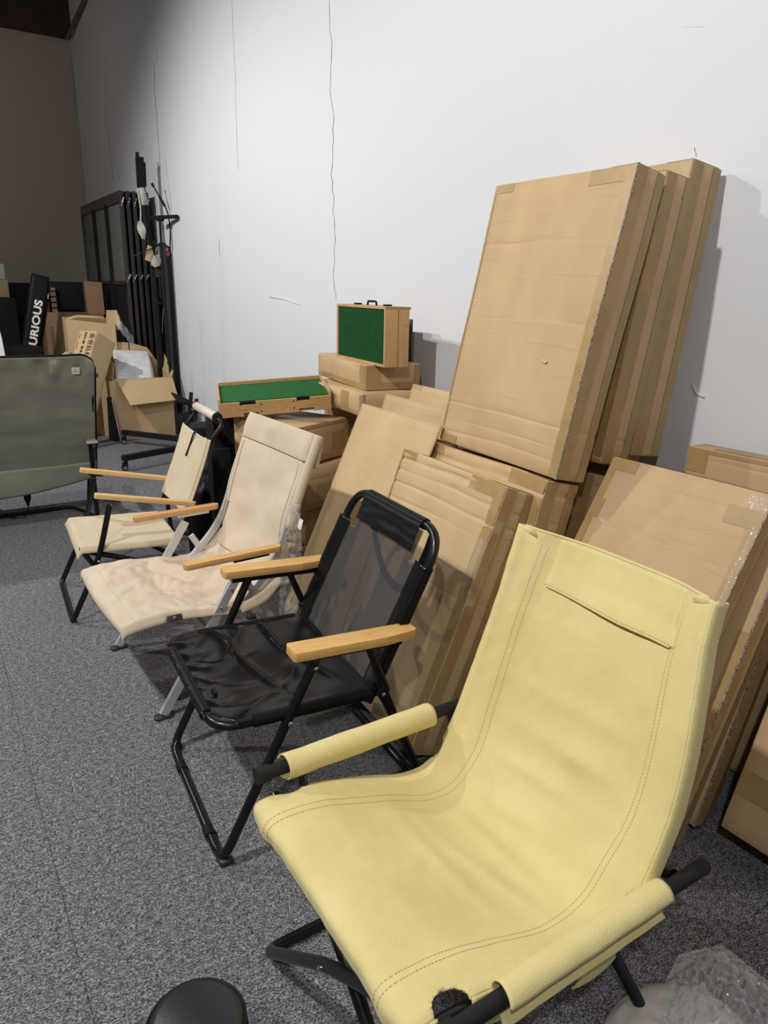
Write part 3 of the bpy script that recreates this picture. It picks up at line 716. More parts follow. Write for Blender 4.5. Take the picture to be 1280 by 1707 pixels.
# ---- 2. sand canvas chair with aluminium frame
def silver_chair():
    W = .575
    t = thing('folding_chair', 'low beige canvas chair with silver aluminium legs and slim bamboo armrests', 'chair', (.524, 2.155, 0), R(1.5))
    for y, s in ((0, -1), (W, 1)):
        o = tube('leg', [(-.004, y, .012), (.302, y, .487)], .01, ALU, t, sq=(.0085, .0145))
        p = plank('rubber_foot', [(-.030, -.018), (.022, -.018), (.030, -.008), (.030, .012), (.020, .018), (-.030, .018), (-.038, 0)], .008, Matrix.Translation((0, y, .005)), RUBBER, o, .002)
        tube('back_leg', [(.315, y-s*.02, .43), (.56, y-s*.02, .008)], .01, ALU, t, sq=(.008, .012))
        plank('rubber_foot', [(-.02, -.014), (.02, -.014), (.02, .014), (-.02, .014)], .007, Matrix.Translation((.56, y-s*.02, .005)), RUBBER, t, .002)
        # bent back upright, its lower half running forward to the seat
        pts = fillet([(.17, y-s*.030, .20), (.448, y-s*.026, .478), (.516, y-s*.026, .68), (.612, y-s*.026, .895)], [.10, .08], 8)
        o = tube('back_upright', pts, .01, ALU, t, sq=(.0085, .0125))
        for q in ((.41, .448), (.335, .370)): bolt(t, (q[0], y-s*.02, q[1]), 'y', .006, s=s)
        tube('seat_rail', [(-.088, y-s*.022, .335), (.06, y-s*.022, .350), (.34, y-s*.022, .332)], .01, ALU, t, .05)
        tube('plug', [(.012, y-s*.016, .352), (-.015, y-s*.016, .350)], .013, RUBBER, t)
        tube('cross_bar', [(-.02, y-s*.04, .340), (.13, y-s*.04, .287)], .01, ALU, t, sq=(.006, .010))
        for q in ((.255, .415), (.215, .355), (.24, .30)): bolt(t, (q[0], y+s*.0085, q[1]), 'y', .006, s=s)
        a = armrest(t, (.098, .445), (.528, .532), y+s*.004, .036, .020, BAMBOO if y == 0 else BEECH, tip=.012)
        tube('arm_plate', [(.27, y, .514), (.40, y, .516)], .01, BLACKM if y == 0 else ALU, t, sq=(.010, .005))
    tube('leg_spreader', [(.06, .01, .10), (.06, W-.01, .10)], .008, ALU, t) if False else None
    tube('cross_bar', [(.20, .01, .235), (.20, W-.01, .235)], .009, ALU, t, sq=(.008, .008))
    tube('seat_bar', [(-.088, .02, .342), (-.088, W-.02, .342)], .009, ALU, t)
    prof = [Vector((-.112, 0, .335)), Vector((-.108, 0, .362)), Vector((-.05, 0, .374)), Vector((.06, 0, .380)), (Vector((.18, 0, .366))), Vector((.30, 0, .352)), Vector((.38, 0, .372)), Vector((.445, 0, .430))]
    def seat(u, v):
        p = spline(prof, u); y = -.010+v*(W+.02)
        c = math.sin(PI*v)
        sag = -.052*math.sin(PI*sm(u, .05, 1.0))**1.2*c**.8
        # loose folds fanning from the far back corner and slack ridges across the middle
        f1 = .014*noise.noise(Vector((p.x*6+y*3, y*5-p.x*4, 1.7))) + .010*noise.noise(Vector((p.x*14, y*8, 5.0)))
        f2 = .010*math.sin((y*.8+p.x*1.1)*42+2*noise.noise(Vector((p.x*5, y*5, 2))))*gs(v, .82, .22)*sm(u, .15, .5)
        f3 = -.007*gs(u, .40+.10*(v-.5), .035)*gs(v, .55, .30)
        k = sm(u, 0, .12)*sm(min(v, 1-v), 0, .08)
        f4 = .006*abs(noise.noise(Vector((p.x*13+y*7, (y-p.x)*15, 9))))*2
        edge = -.030*sm(abs(v-.5), .47, .5)
        return Vector((p.x-.012*c*sm(1-u, .85, 1), y, p.z+sag+(f1+f2+f3+f4)*k+edge))
    def sk(u, v):      # metal clips show through cut-outs on the side hems
        return (v > .985 or v < .015) and (.27 < u < .36 or .66 < u < .70)
    grid('seat', seat, 80, 90, BEI, t, .003, sk)
    for y, s in ((-.006, -1), (W+.006, 1)):
        plank('hinge_plate', [(-.024, -.012), (.024, -.012), (.024, .012), (-.024, .012)], .003, frame((1, 0, 0), (0, 0, 1), (0, 1, 0), (.055, y, .358)), CHROME, t, .001)
        bolt(t, (.055, y+s*.002, .360), 'y', .006, s=s)
    def bprof(v): return spline([Vector((.415, 0, .400)), Vector((.462, 0, .50)), Vector((.490, 0, .62)), Vector((.545, 0, .765)), Vector((.602, 0, .905))], v)
    def back(u, v):
        p = bprof(v); d = (bprof(min(1, v+.02))-bprof(max(0, v-.02))).normalized(); n = Vector((-d.z, 0, d.x))
        inset = .012 if v > .15 else .012+.06*(1-v/.15)
        y = inset+.008*v+u*(W-2*inset-.016*v); c = math.sin(PI*u)
        bow = -.030*c**.8*(.4+.6*math.sin(PI*min(1, v*1.05)))-.020*sm(abs(u-.5), .46, .5)
        wr = .015*noise.noise(Vector((v*4+u*2, u*3-v*2, 7)))+.003*noise.noise(Vector((v*9, u*7, 3))) + .005*math.sin(v*16+u*7)*gs(u, .25, .3)
        return Vector((p.x, y, p.z))+n*(.014+bow+wr*sm(min(u, 1-u), 0, .1))
    grid('backrest', back, 60, 80, BEI, t, .003, lambda u, v: .06 < v < .33 and (u < .085 or u > .915))
    for y in (.016, W-.016):
        sd_ = [bprof(i/30)+Vector((.012, y, .003)) for i in range(11, 31)]; G().tube(sd_, .017, 10).obj('side_sleeve', BEI, t, True)
    # closed pocket over the top, with its lower hem standing proud
    def pocket(u, v):
        vv = .83+v*.185; q = back(u, min(1, vv)); d = (bprof(1)-bprof(.95)).normalized(); n = Vector((-d.z, 0, d.x))
        off = .0055+.003*math.sin(PI*v)
        yy = (u-.5)*.012
        if vv > 1: q = q+d*(vv-1)*.5
        return q+n*off+Vector((0, yy, 0))
    grid('back_pocket', pocket, 50, 16, BEI, t, .003)
    def pocketb(u, v):
        vv = .80+v*.215; q = back(u, min(1, vv)); d = (bprof(1)-bprof(.95)).normalized(); n = Vector((-d.z, 0, d.x))
        if vv > 1: q = q+d*(vv-1)*.5
        return q-n*(.03*(1-v)**.5+.012)+Vector((0, (u-.5)*.018, 0))
    grid('back_pocket', pocketb, 40, 14, BEI, t, .003)
    for u in (.06, .94):   # piped side hems
        G().tube([back(u, .15+.65*i/30)+Vector((-.003, 0, .001)) for i in range(31)], .0022, 6).obj('hem_piping', BEI, t, True)
    G().tube([pocket(i/30, 0)+Vector((-.002, 0, 0)) for i in range(31)], .0022, 6).obj('hem_piping', BEI, t, True)
    G().tube([seat(.12, .02+.96*i/40)+Vector((0, 0, .0022)) for i in range(41)], .0014, 6).obj('hem_piping', BEI, t, True)
    # torn polythene and the swing tag
    def poly(u, v):
        x = .43+.07*u+.010*noise.noise(Vector((u*9, v*14, 2))); z = .50-.33*v*(1-.35*u)
        return (x, -.012+.016*noise.noise(Vector((u*6, v*9, 4))), z)
    grid('polythene_scrap', poly, 14, 30, POLY, t, 0)
    def poly2(u, v):
        x = .475+.05*u; z = .68-.20*v
        return (x+.01*noise.noise(Vector((u*9, v*14, 6))), -.010+.014*noise.noise(Vector((u*6, v*9, 8))), z)
    grid('polythene_scrap', poly2, 10, 20, POLY, t, 0)
    tg = rbox('swing_tag', (.002, .026, .036), (.512, -.028, .612), WHITE, t, .0005, Matrix.Rotation(R(15), 3, 'Y'))
    G().tube([(.505, .0, .66), (.510, -.02, .64), (.511, -.028, .628)], .0008, 5).obj('tag_string', WHITE, t)
    rbox('catch', (.045, .014, .016), (.507, .012, .575), CHROME, t, .003, Matrix.Rotation(R(-20), 3, 'Y'))
    rbox('buckle', (.026, .010, .022), (.345, .03, .282), CHROME, t, .004)
    return t
silver_chair()

# ---- 3. khaki chair with black frame and rolled handle
def khaki_chair():
    W = .475
    t = thing('folding_chair', 'small khaki canvas chair with black tube frame and cream roll handle on top', 'chair', (.389, 3.05, 0), R(-3.8))
    for y, s in ((0, 1), (W, -1)):
        tube('leg', [(.196, y, .515), (.128, y, .265), (.0, y, .011), (.0, y+s*.07, .011)], .0122, BLACK, t, [.12, .035], 12)
        tube('back_leg', [(.062, y+s*.018, .322), (.30, y+s*.018, .235), (.62, y+s*.018, .011), (.62, y+s*.08, .011)], .0122, BLACK, t, [.08, .04], 12)
        tube('cross_strut', [(.07, y+s*.016, .318), (.135, y+s*.012, .20), (.16, y+s*.010, .155)], .0108, BLACK, t)
        armrest(t, (.138, .555), (.560, .472), y-s*.004, .036, .020, BAMBOO2, tip=.010)
        tube('arm_plate', [(.175, y, .540), (.235, y, .528)], .01, BLACK, t, sq=(.009, .008))
        bolt(t, (.20, y-s*.011, .512), 'y', .004, s=-s); bolt(t, (.128, y-s*.011, .27), 'y', .005, s=-s)
        # back tube from the folded pivot up to the handle
        tube('back_support', [(.52, y+s*.020, .44), (.535, y+s*.020, .20), (.625, y+s*.020, .175), (.625, y+s*.06, .17)], .0108, BLACK, t, [.03, .03])
    tube('floor_bar', [(0, .065, .011), (0, W-.065, .011)], .0122, BLACK, t)
    tube('back_floor_bar', [(.62, .075, .011), (.62, W-.075, .011)], .0122, BLACK, t)
    tube('back_support', [(.625, .055, .17), (.625, W-.055, .17)], .0108, BLACK, t)
    for y in (.018, W-.018): tube('seat_rail', [(.058, y, .326), (.47, y, .306)], .0108, BLACK, t)
    P = [(.498, .018, .36), (.640, .018, .74), (.700, .018, .815), (.690, .05, .840), (.690, W-.05, .840), (.700, W-.018, .815), (.640, W-.018, .74), (.498, W-.018, .36)]
    o = G().tube(fillet(P, [.06, .03, .03, .03, .03, .06], 6), .0095, 12).obj('back_frame', BLACK, t); autosmooth(o, 50)
    r = G().tube([(.690, .058, .840), (.690, .062, .840), (.690, W-.062, .840), (.690, W-.058, .840)], [.016, .021, .021, .016], 18).obj('roll_handle', mat('cream_leather', (.62, .57, .47), .5, var=.15, vscale=30), t); autosmooth(r, 60)
    for y in (.056, W-.056): G().tube([(.690, y-.006, .840), (.690, y+.006, .840)], .0235, 18).obj('grip_ring', FOAM, t, False)
    def seat(u, v):
        b = .045+u*.43; y = -.004+v*(W+.008); c = math.sin(PI*v)
        edge = -.026*sm(abs(v-.5), .46, .5)-.03*sm(1-u, .95, 1)
        wr = .006*noise.noise(Vector((b*8, y*6, 3)))+.005*math.sin((y+b*2)*30)*gs(u, .15, .12)*gs(v, .8, .15)
        return (b, y, .340-.05*u*.45-.012*c*math.sin(PI*u)+edge+wr*c)
    grid('seat', seat, 50, 60, BEI2, t, .003)
    def bp(v): return spline([Vector((.512, 0, .415)), Vector((.560, 0, .53)), Vector((.605, 0, .645)), Vector((.640, 0, .752))], v)
    def back(u, v):
        p = bp(v); d = Vector((.3, 0, .85)).normalized(); n = Vector((-d.z, 0, d.x)); c = math.sin(PI*u)
        y = -.002+u*(W+.004)
        wr = .006*noise.noise(Vector((v*5, u*5, 1)))+.006*math.sin(u*13+v*2)*math.sin(PI*v)*.6
        rnd = -.014*sm(abs(u-.5), .45, .5)
        return Vector((p.x, y, p.z-.010*c*sm(v, .85, 1)))+n*(.014-.012*c+wr*c+rnd)
    grid('backrest', back, 60, 60, BEI2, t, .003)
    G().tube([back(.035, i/30)+Vector((-.0025, 0, 0)) for i in range(31)], .0015, 6).obj('hem_piping', BEI2, t, True)
    for dy, ex in ((0, .0), (.018, .02)):
        a = back(.52+dy, .985); pts = [a+Vector((.01, 0, .012)), a+Vector((-.008, 0, .004)), back(.54+dy, .86)+Vector((-.008, 0, 0)), back(.56+dy*.3, .72)+Vector((-.006, 0, 0)), back(.575+ex, .64)+Vector((-.005, 0, 0))]
        G().tube([spline(pts, i/20) for i in range(21)], .0035, 6, sq=(.0045, .0015)).obj('tie_cord', NYLON, t)
    return t
khaki_chair()

# ---- 4. yellow sling chair
def yellow_chair():
    W = .56
    t = thing('sling_chair', 'yellow canvas sling lounge chair with black tube frame in the foreground', 'chair', (.45, .58, 0), 0)
    E_ = [Vector(p) for p in ((-.016, 0, .372), (-.014, 0, .402), (.02, 0, .412), (.12, 0, .405), (.24, 0, .374), (.35, 0, .338), (.425, 0, .345), (.474, 0, .41), (.515, 0, .50), (.556, 0, .62), (.588, 0, .74), (.607, 0, .83), (.628, 0, .905))]
    def prof(u): return spline(E_, u)
    def taper(u): return .026*sm(u, .62, 1.0)+.004
    def pt(u, v, off=0.0):
        """u along the sling front to top, v 0..1 across (near to far)"""
        p = prof(u); d = (prof(min(1, u+.01))-prof(max(0, u-.01))).normalized(); n = Vector((-d.z, 0, d.x))
        tp = taper(u); y = tp+.018*sm(u, .6, 1)+v*(W-2*tp-.018*sm(u, .6, 1))
        a = abs(2*v-1)
        sagA = .004+.030*sm(u, .05, .3)+.016*sm(u, .45, .6)+.028*sm(u, .80, 1)
        sag = sagA*(1-a**2.6)
        hem = .006*gs(a, .78, .10)
        # cross folds where the cloth bends, drawn slightly askew
        f = 0
        for c, wd, am, sk_ in ((.36, .016, .0065, .10), (.415, .014, .0055, .12), (.475, .018, .0075, .09), (.55, .016, .0045, .07), (.62, .024, .006, .08), (.70, .020, .0038, .06), (.30, .02, .004, .12)):
            f += 2.2*am*gs(u+sk_*(v-.5)*(.5+.5*math.sin(c*40)), c, wd)*math.sin(PI*sm(v, .08, .92))*(.6+.6*noise.noise(Vector((v*4, c*13, 2))))
        f += .0035*noise.noise(Vector((u*7, v*4, 5)))*sm(1-a, 0, .3)+.0012*noise.noise(Vector((u*30, v*22, 8)))
        rim = -.005*sm(a, .955, 1.0)
        return Vector((p.x, y, p.z))+n*(-sag+f+hem+rim+off)
    HL = ((.105, 0, .030, .050), (.475, 0, .040, .030), (.105, 1, .025, .03), (.475, 1, .022, .014))
    def ptw(u, v):
        for cu, cv, ru, rv in HL:       # draw the mesh lines onto the rim of each cut-out
            a, b = (u-cu)/ru, (v-cv)/rv; r = math.hypot(a, b)
            if .80 < r < 1.22 and r > 0: u, v = cu+a/r*ru, cv+b/r*rv
        return pt(u, v)
    def skip(u, v):
        def hole(cu, cv, ru, rv): return ((u-cu)/ru)**2+((v-cv)/rv)**2 < 1
        return any(hole(*h) for h in HL)
    grid('sling', ptw, 220, 130, YEL, t, .0035, skip)
    # side hems that go down round the rails, with cut-outs for the frame
    for side in (0, 1):
        s = -1 if side == 0 else 1
        def wrap(u, v, side=side, s=s):
            q = pt(u, side); d = (prof(min(1, u+.01))-prof(max(0, u-.01))).normalized(); n = Vector((-d.z, 0, d.x))
            a = v*PI*1.05; r_ = .020
            k = 1+.7*gs(u, .2, .14)+.5*gs(u, .4, .06)
            return q+Vector((0, s*r_*.40*math.sin(a), 0))-n*(r_*(1-math.cos(a))*k)
        def hsk(u, v, side=side):
            if abs(u-.105) < .030 or abs(u-.475) < .045*(1 if side == 0 else .6): return True
            if abs(u-.335) < .028 and v > .45: return True
            return False
        grid('side_hem', wrap, 140, 12, YEL, t, .003, hsk)
        rail = [prof(i/50)+Vector((0, taper(i/50)+.004 if side == 0 else W-taper(i/50)-.004, 0)) for i in range(1, 51)]
        d0 = []
        for i, p in enumerate(rail):
            u = (i+1)/50; d = (prof(min(1, u+.01))-prof(max(0, u-.01))).normalized(); n = Vector((-d.z, 0, d.x)); q = pt(u, side); d0.append(Vector((q.x, q.y+(.006 if side == 0 else -.006), q.z))-n*.020-d*.004)
        tube('seat_rail', d0, .010, BLACK, t)
    # double stitching beside each hem
    g = G()
    for v0 in (.125, .150, .85, .875):
        for i in range(150):
            u = .015+i*.0064
            if u > .97: break
            w_ = v0+.006*math.sin(u*9)+(.02 if v0 < .5 else -.02)*sm(u, .30, .44)*(1-sm(u, .5, .62))
            a = pt(u, w_, .0024); b = pt(u+.0042, w_, .0024)
            g.tube([a, b], .0006, 4)
    g.obj('stitching', YELD, t, kind='stuff')
    # fold-over head pocket with its open, gaping lower lip
    def pocket(u, v):
        uu = .895+u*.100; vv = .13+v*.71; en = sm(min(v, 1-v), 0, .07)
        gap = -.0025+.0058*en+.009*sm(1-u, .5, 1)*gs(v, .42, .36)
        return pt(min(1, uu)-.012*gs(v, .45, .5)*(1-u), vv, gap)
    grid('head_pocket', pocket, 20, 70, YEL, t, .003)
    G().tube([pocket(0, i/50)+Vector((-.0005, 0, -.0005)) for i in range(2, 49)], .0024, 6).obj('pocket_lip', YEL, t, True)
    G().tube([pt(1, .03+.94*i/60, .0) for i in range(61)], .0034, 8).obj('top_hem', YEL, t, True)
    for v0 in (.045, .955):   # stiff corner pockets that hold the rail ends
        G().tube([pt(.985+.0*i, v0, -.004)+Vector((.004*i, 0, .0035*i)) for i in range(4)], [.024, .022, .017, .008], 12).obj('corner_pocket', YEL, t, True)
    # crossed leg frames: each floor rail belongs to one side and its diagonals cross under the seat
    TR = .0125
    for y, s, yt in ((W-.005, -1, -.005), (.005, 1, W+.005)):
        dx = .0 if s < 0 else .035
        p1 = [(.0+dx, yt, .400), (.004+dx, y+s*.43, .355), (.005+dx, y+s*.27, .243), (.0+dx, y, TR), (.62-dx, y, TR), (.605-dx, y+s*.27, .243), (.585-dx, y+s*.43, .355), (.56-dx, yt, .400)]
        o = tube('cross_leg', p1, TR, BLACK, t, [.05, .05, .045, .045, .05, .05], 14)
        bolt(t, (.005+dx-.0125, y+s*.27, .243), 'x', .0045, s=-1)
    # arm rods with foam grips and sewn canvas sleeves
    for y, z, xa, xb, s, lab in ((W+.022, .446, .005, .535, 1, None), (-.022, .408, .020, .625, -1, None)):
        tube('arm_rod', [(xa, y, z), (xb, y, z-.002)], .014, FOAM, t, n=16)
        G().tube([(xa-.002, y, z), (xa+.026, y, z)], .0175, 16).obj('end_grip', FOAM, t, False)
        tube('arm_post', [(.10, y, z), (.10, y-s*.03, z-.06)], .010, BLACK, t); tube('arm_post', [(.50, y, z), (.50, y-s*.03, z-.06)], .010, BLACK, t)
        x0, x1 = (.062, .436) if s > 0 else (.130, .500)
        def slv(u, v, y=y, z=z, s=s, x0=x0, x1=x1):
            x = x0+u*(x1-x0)
            a = R(-78)+v*R(296)                       # open at the underside, both lips hanging
            r_ = .0235+(.004 if s > 0 else -.002)*gs(v, .5, .35)
            if s > 0: py, pz = -math.sin(a), math.cos(a)
            else: py, pz = math.sin(a), math.cos(a)
            k = 1.0 if s > 0 else 1.1
            drop = (.010 if s > 0 else .022)*sm(v, .80, 1.0)
            wob = .0015*noise.noise(Vector((u*7, v*5, y*9)))
            flat = 0.0
            return Vector((x+(.006*math.sin(v*PI)), y+py*(r_*k+wob), z+pz*(r_+wob)-drop))
        grid('arm_sleeve', slv, 50, 26, YEL, t, .0035)
        for e_ in (.03, .97): G().tube([slv(e_, i/26)*1.0+Vector((0, 0, .0)) for i in range(27)], .0012, 5).obj('sleeve_seam', YELD, t, True)
    bolt(t, (.06, -.040, .398), 'y', .006, s=-1)
    return t
yellow_chair()

# ---- 5. olive chair seen from behind
def olive_chair():
    t = thing('folding_chair', 'wide olive canvas chair seen from behind, small white label on its back', 'chair', (-.30, 4.52, 0), 0)
    # local: x = width (0..1.12), y = towards its front, z = up
    W = 1.13
    def bk(v): return Vector((0, .10-.30*v, .27+.745*v))      # leans towards the camera as it rises
    n = Vector((0, -.745, -.30)).normalized()
    fr = fillet([bk(-.02)+Vector((.02, 0, 0)), bk(1)+Vector((.02, 0, 0)), bk(1)+Vector((W-.02, 0, 0)), bk(-.02)+Vector((W-.02, 0, 0))], .075, 8)
    o = G().tube(fr, .0115, 12).obj('back_frame', BLACK, t); autosmooth(o, 50)
    def corner(u, v):   # rounds the upper corners of the cloth
        x = u*W; rr_ = .085; z = v
        return x
    def back(u, v):
        top = 1.012; 
        vv = -.02+v*(top+.02)
        x = .003+u*(W-.006)
        edge = min(u, 1-u)*W
        if edge < .085:                               # curve the top edge down near the sides
            k = 1-math.sqrt(max(0, 1-((.085-edge)/.085)**2)); vv = min(vv, top-k*.085/.80)
        p = bk(vv); c = math.sin(PI*u)
        droop = -.075*c*sm(1-v, .86, 1)
        pk = .022*math.sin(x*34+noise.noise(Vector((x*3, 1, 1)))*5)*gs(v, .90, .09)*(1-sm(v, .955, .995))*noise.noise(Vector((x*4, v*2, 6)))*2
        wr = .006*noise.noise(Vector((x*3, v*7, 2)))+.003*noise.noise(Vector((x*7, v*16, 3)))
        return Vector((x, p.y, p.z+droop))+n*(.013+pk+wr+(-.012*sm(abs(u-.5), .485, .5)))
    grid('backrest', back, 110, 70, OLI, t, .004)
    def hemf(u, v):
        q = back(u, v*.135); return q+n*.006+Vector((0, 0, -.004*math.sin(PI*v)))
    grid('lower_hem', hemf, 80, 8, OLIP, t, .003)
    G().tube([back(i/90, 1)+Vector((0, 0, .005)) for i in range(91)], .006, 8).obj('black_piping', NYLON, t, True)
    G().tube([back(1, i/40)+Vector((.003, 0, 0)) for i in range(41)], .006, 8).obj('black_piping', NYLON, t, True)
    # label
    q = back(.908, .893); q0 = q+n*.012
    M = frame((1, 0, 0), (0, -.373, .928), (0, -.928, -.373), q0)
    lb = plank('label', [(-.021, -.021), (.021, -.021), (.021, .021), (-.021, .021)], .0012, M, WHITE, t, 0)
    g = G()
    g.add([M @ Vector(p) for p in ((-.012, 0, .0012), (-.003, .007, .0012), (.001, .004, .0012), (-.004, .002, .0012))], [(0, 1, 2, 3)])
    g.add([M @ Vector(p) for p in ((-.003, .006, .0013), (.003, .008, .0013), (.012, .001, .0013), (.004, .004, .0013))], [(0, 1, 2, 3)])
    g.add([M @ Vector(p) for p in ((-.016, -.0065, .0012), (.016, -.0060, .0012), (.016, -.0080, .0012), (-.016, -.0085, .0012))], [(0, 1, 2, 3)])
    g.obj('label_mark', INK, lb)
    # seat beyond the back
    def seat(u, v):
        return (.01+u*(W-.02), .10+v*.43, .285+.08*v-.03*math.sin(PI*v)+.004*noise.noise(Vector((u*6, v*3, 1))))
    grid('seat', seat, 40, 20, OLI, t, .004)
    for y, z in ((.11, .245), (.53, .36)): tube('seat_rail', [(.01, y, z), (W-.01, y, z)], .0135, BLACK, t)
    for x in (.0, W):
        s = 1 if x == 0 else -1
        xi = x+s*.045
        tube('leg', [(xi, -.045, .495), (xi, -.04, .24), (xi, -.03, .012)], .0135, BLACK, t)
        tube('leg', [(xi-s*.02, .06, .495), (xi-s*.035, .42, .012)], .0125, BLACK, t)
        tube('side_hoop', [(xi+s*.03, .11, .245), (xi-s*.03, .14, .24), (xi-s*.040, .32, .15), (xi-s*.040, .34, .03)], .0115, BLACK, t, .05)
        plank('armrest', [(-.030, -.07), (.030, -.07), (.034, .28), (.034, .44), (.010, .47), (-.020, .46), (-.030, .30)], .016, Matrix.Translation((xi, -.03, .508)) @ Matrix.Rotation(R(4), 4, 'X'), GREYWOOD, t, .003)
        rbox('arm_end_cap', (.064, .012, .014), (xi, -.103, .504), ALU, t, .002)
        tube('lock_rod', [(xi-s*.012, .0, .45), (xi-s*.014, .0, .34)], .012, BLACKM, t)
        rbox('lock_block', (.050, .06, .045), (xi-s*.012, -.01, .30), BLACKM, t, .008)
        tube('release_loop', [(xi-s*.03, .11, .38), (xi-s*.045, .14, .34), (xi-s*.037, .16, .28)], .003, NYLON, t, .02, sq=(.006, .0015))
    # floor hoop under the seat back and webbing
    hp = fillet([(.03, .03, .05), (.06, .30, .013), (W-.13, .30, .013), (W-.045, .0, .013)], .085, 8)
    tube('floor_hoop', hp, .0115, BLACK, t)
    for x in (.73, .40): tube('web_strap', [(x, .11, .25), (x, .13, .20), (x+.005, .20, .09)], .01, NYLON, t, sq=(.018, .0015)) if False else None
    v = [(.705, .105, .262), (.745, .105, .262), (.745, .13, .15), (.727, .17, .075), (.705, .13, .15)]
    link('web_strap', v, [(0, 1, 2, 4), (4, 2, 3)], NYLON, t)
    G().tube([(.38, .08, .27), (.50, .16, .15), (.62, .26, .03)], 1, sq=(.018, .0015)).obj('web_strap', NYLON, t)
    G().tube([spline([Vector((.60, .25, .03)), Vector((.65, .24, .004)), Vector((.70, .23, .004)), Vector((.725, .20, .06))], i/14) for i in range(15)], .004, 6).obj('web_strap', NYLON, t)
    return t
olive_chair()
#BACK
# ================================================================== far end: racks, poles, boxes, clutter
def rack(x, label, first=False):
    t = thing('display_rack', label, 'rack', (x, 7.40, 0), 0, 'black display racks stacked edge-on')
    L, H, th = 1.85, 2.24, .034
    rbox('post', (th, .045, H), (0, .0225, H/2), IRON, t, .004); rbox('post', (th, .045, H), (0, L, H/2), IRON, t, .004)
    rbox('top_rail', (th, L-.05, .10), (0, L/2+.01, H-.05), IRON, t, .003); rbox('bottom_rail', (th, L-.05, .05), (0, L/2+.01, .08), IRON, t, .003)
    rbox('middle_rail', (th, L-.05, .04), (0, L/2+.01, 1.42), IRON, t, .003)
    for y in (.62, 1.22): rbox('upright', (th+.012, .085, H-.15), (0, y, H/2), BLACKM, t, .003)
    for a, b in ((.045, .60), (.645, 1.20), (1.245, 1.83)):
        rbox('grey_panel', (.008, b-a, .70), (.004, (a+b)/2, 1.79), GPANEL, t, 0)
        rbox('black_panel', (.008, b-a, 1.30), (.004, (a+b)/2, .75), BLACKM, t, 0)
    for z, a in ((H-.10, 30), (1.46, 40)):          # wing nut clamp on the near post
        G().tube([(0, .0, z), (0, -.020, z)], .008, 8).obj('wing_nut', STEEL, t)
        c, s_ = math.cos(R(90-a)), math.sin(R(90-a))
        G().tube([(-.032*c, -.020, z-.045*s_), (0, -.018, z), (.032*c, -.020, z+.045*s_)], [.0075, .004, .0075], 6).obj('wing', STEEL, t)
    return t
rk = [('first black display rack of the row, its grey panelled side towards the dark corner'), ('black display rack second from the panelled side'),
      ('black display rack in the middle of the row'), ('black display rack fourth from the panelled side'), ('black display rack nearest the white wall')]
for i, lb in enumerate(rk): rack(1.80+i*.058, lb)

def post(label, pts, r, mat_, sq=None, name='post', cat='pole', rad=0):
    o = tube(name, pts, r, mat_, None, rad, sq=sq); return tag(o, label, cat)
# black channel leaning by the wall with a red tab
ch = thing('leaning_channel', 'tall black channel leaning against the wall beside the racks', 'post', (2.0, 6.98, 0))
tube('channel', [(.03, .0, 0.0), (.045, .06, 1.78)], 1, IRON, ch, sq=(.035, .022)); 
tube('rear_channel', [(.085, .02, 0.0), (.078, .05, 1.66)], 1, BLACKM, ch, sq=(.030, .018))
tube('edge_lip', [(.005, -.03, .02), (.018, .03, 1.76)], .006, IRON, ch)
link('red_tab', [(.060, .02, 1.72), (.104, .02, 1.70), (.070, .02, 1.60)], [(0, 1, 2)], RED, ch)
post('slim black upright standing between the racks and the leaning channel', [(1.965, 7.18, 0.0), (2.0, 7.2, 1.80)], .016, IRON, sq=(.018, .018), name='upright_pole')
post('broad black plank leaning behind the open foam box', [(2.045, 7.22, 0.0), (2.06, 7.25, 1.58)], 1, BLACKM, sq=(.03, .040), name='leaning_plank', cat='plank')
tb = thing('t_bar_stand', 'small black T-shaped bar rising above the coiled wires', 'stand', (1.98, 6.95, 0))
tube('stem', [(.03, 0, 0), (.03, 0, 1.98)], .011, BLACKM, tb); tube('cross_bar', [(-.02, .10, 1.99), (.115, -.25, 1.985)], 1, BLACKM, tb, sq=(.015, .014)); rbox('hub', (.05, .08, .018), (.03, -.02, 1.966), BLACKM, tb, .003)
cb = [Vector(p) for p in ((1.99, 7.03, 2.27), (2.04, 7.01, 2.17), (2.075, 6.98, 2.09), (2.09, 6.95, 2.02), (2.100, 6.95, 1.90), (2.095, 6.96, 1.78), (2.085, 6.98, 1.70))]
t = thing('loose_cable', 'thin black cable arching over the T-shaped bar', 'cable', (2.08, 6.98, 0))
o = G().tube([spline(cb, i/40)-Vector((2.08, 6.98, 0)) for i in range(41)], .006, 8).obj('wire', BLACKM, t, True)
tube('plug', [Vector((1.985, 7.03, 2.28))-Vector((2.08, 6.98, 0)), Vector((2.0, 7.03, 2.25))-Vector((2.08, 6.98, 0))], .012, BLACKM, t)
tube('splice', [cb[1]-Vector((2.08, 6.98, 0)), cb[2]-Vector((2.08, 6.98, 0))], .012, BLACKM, t)
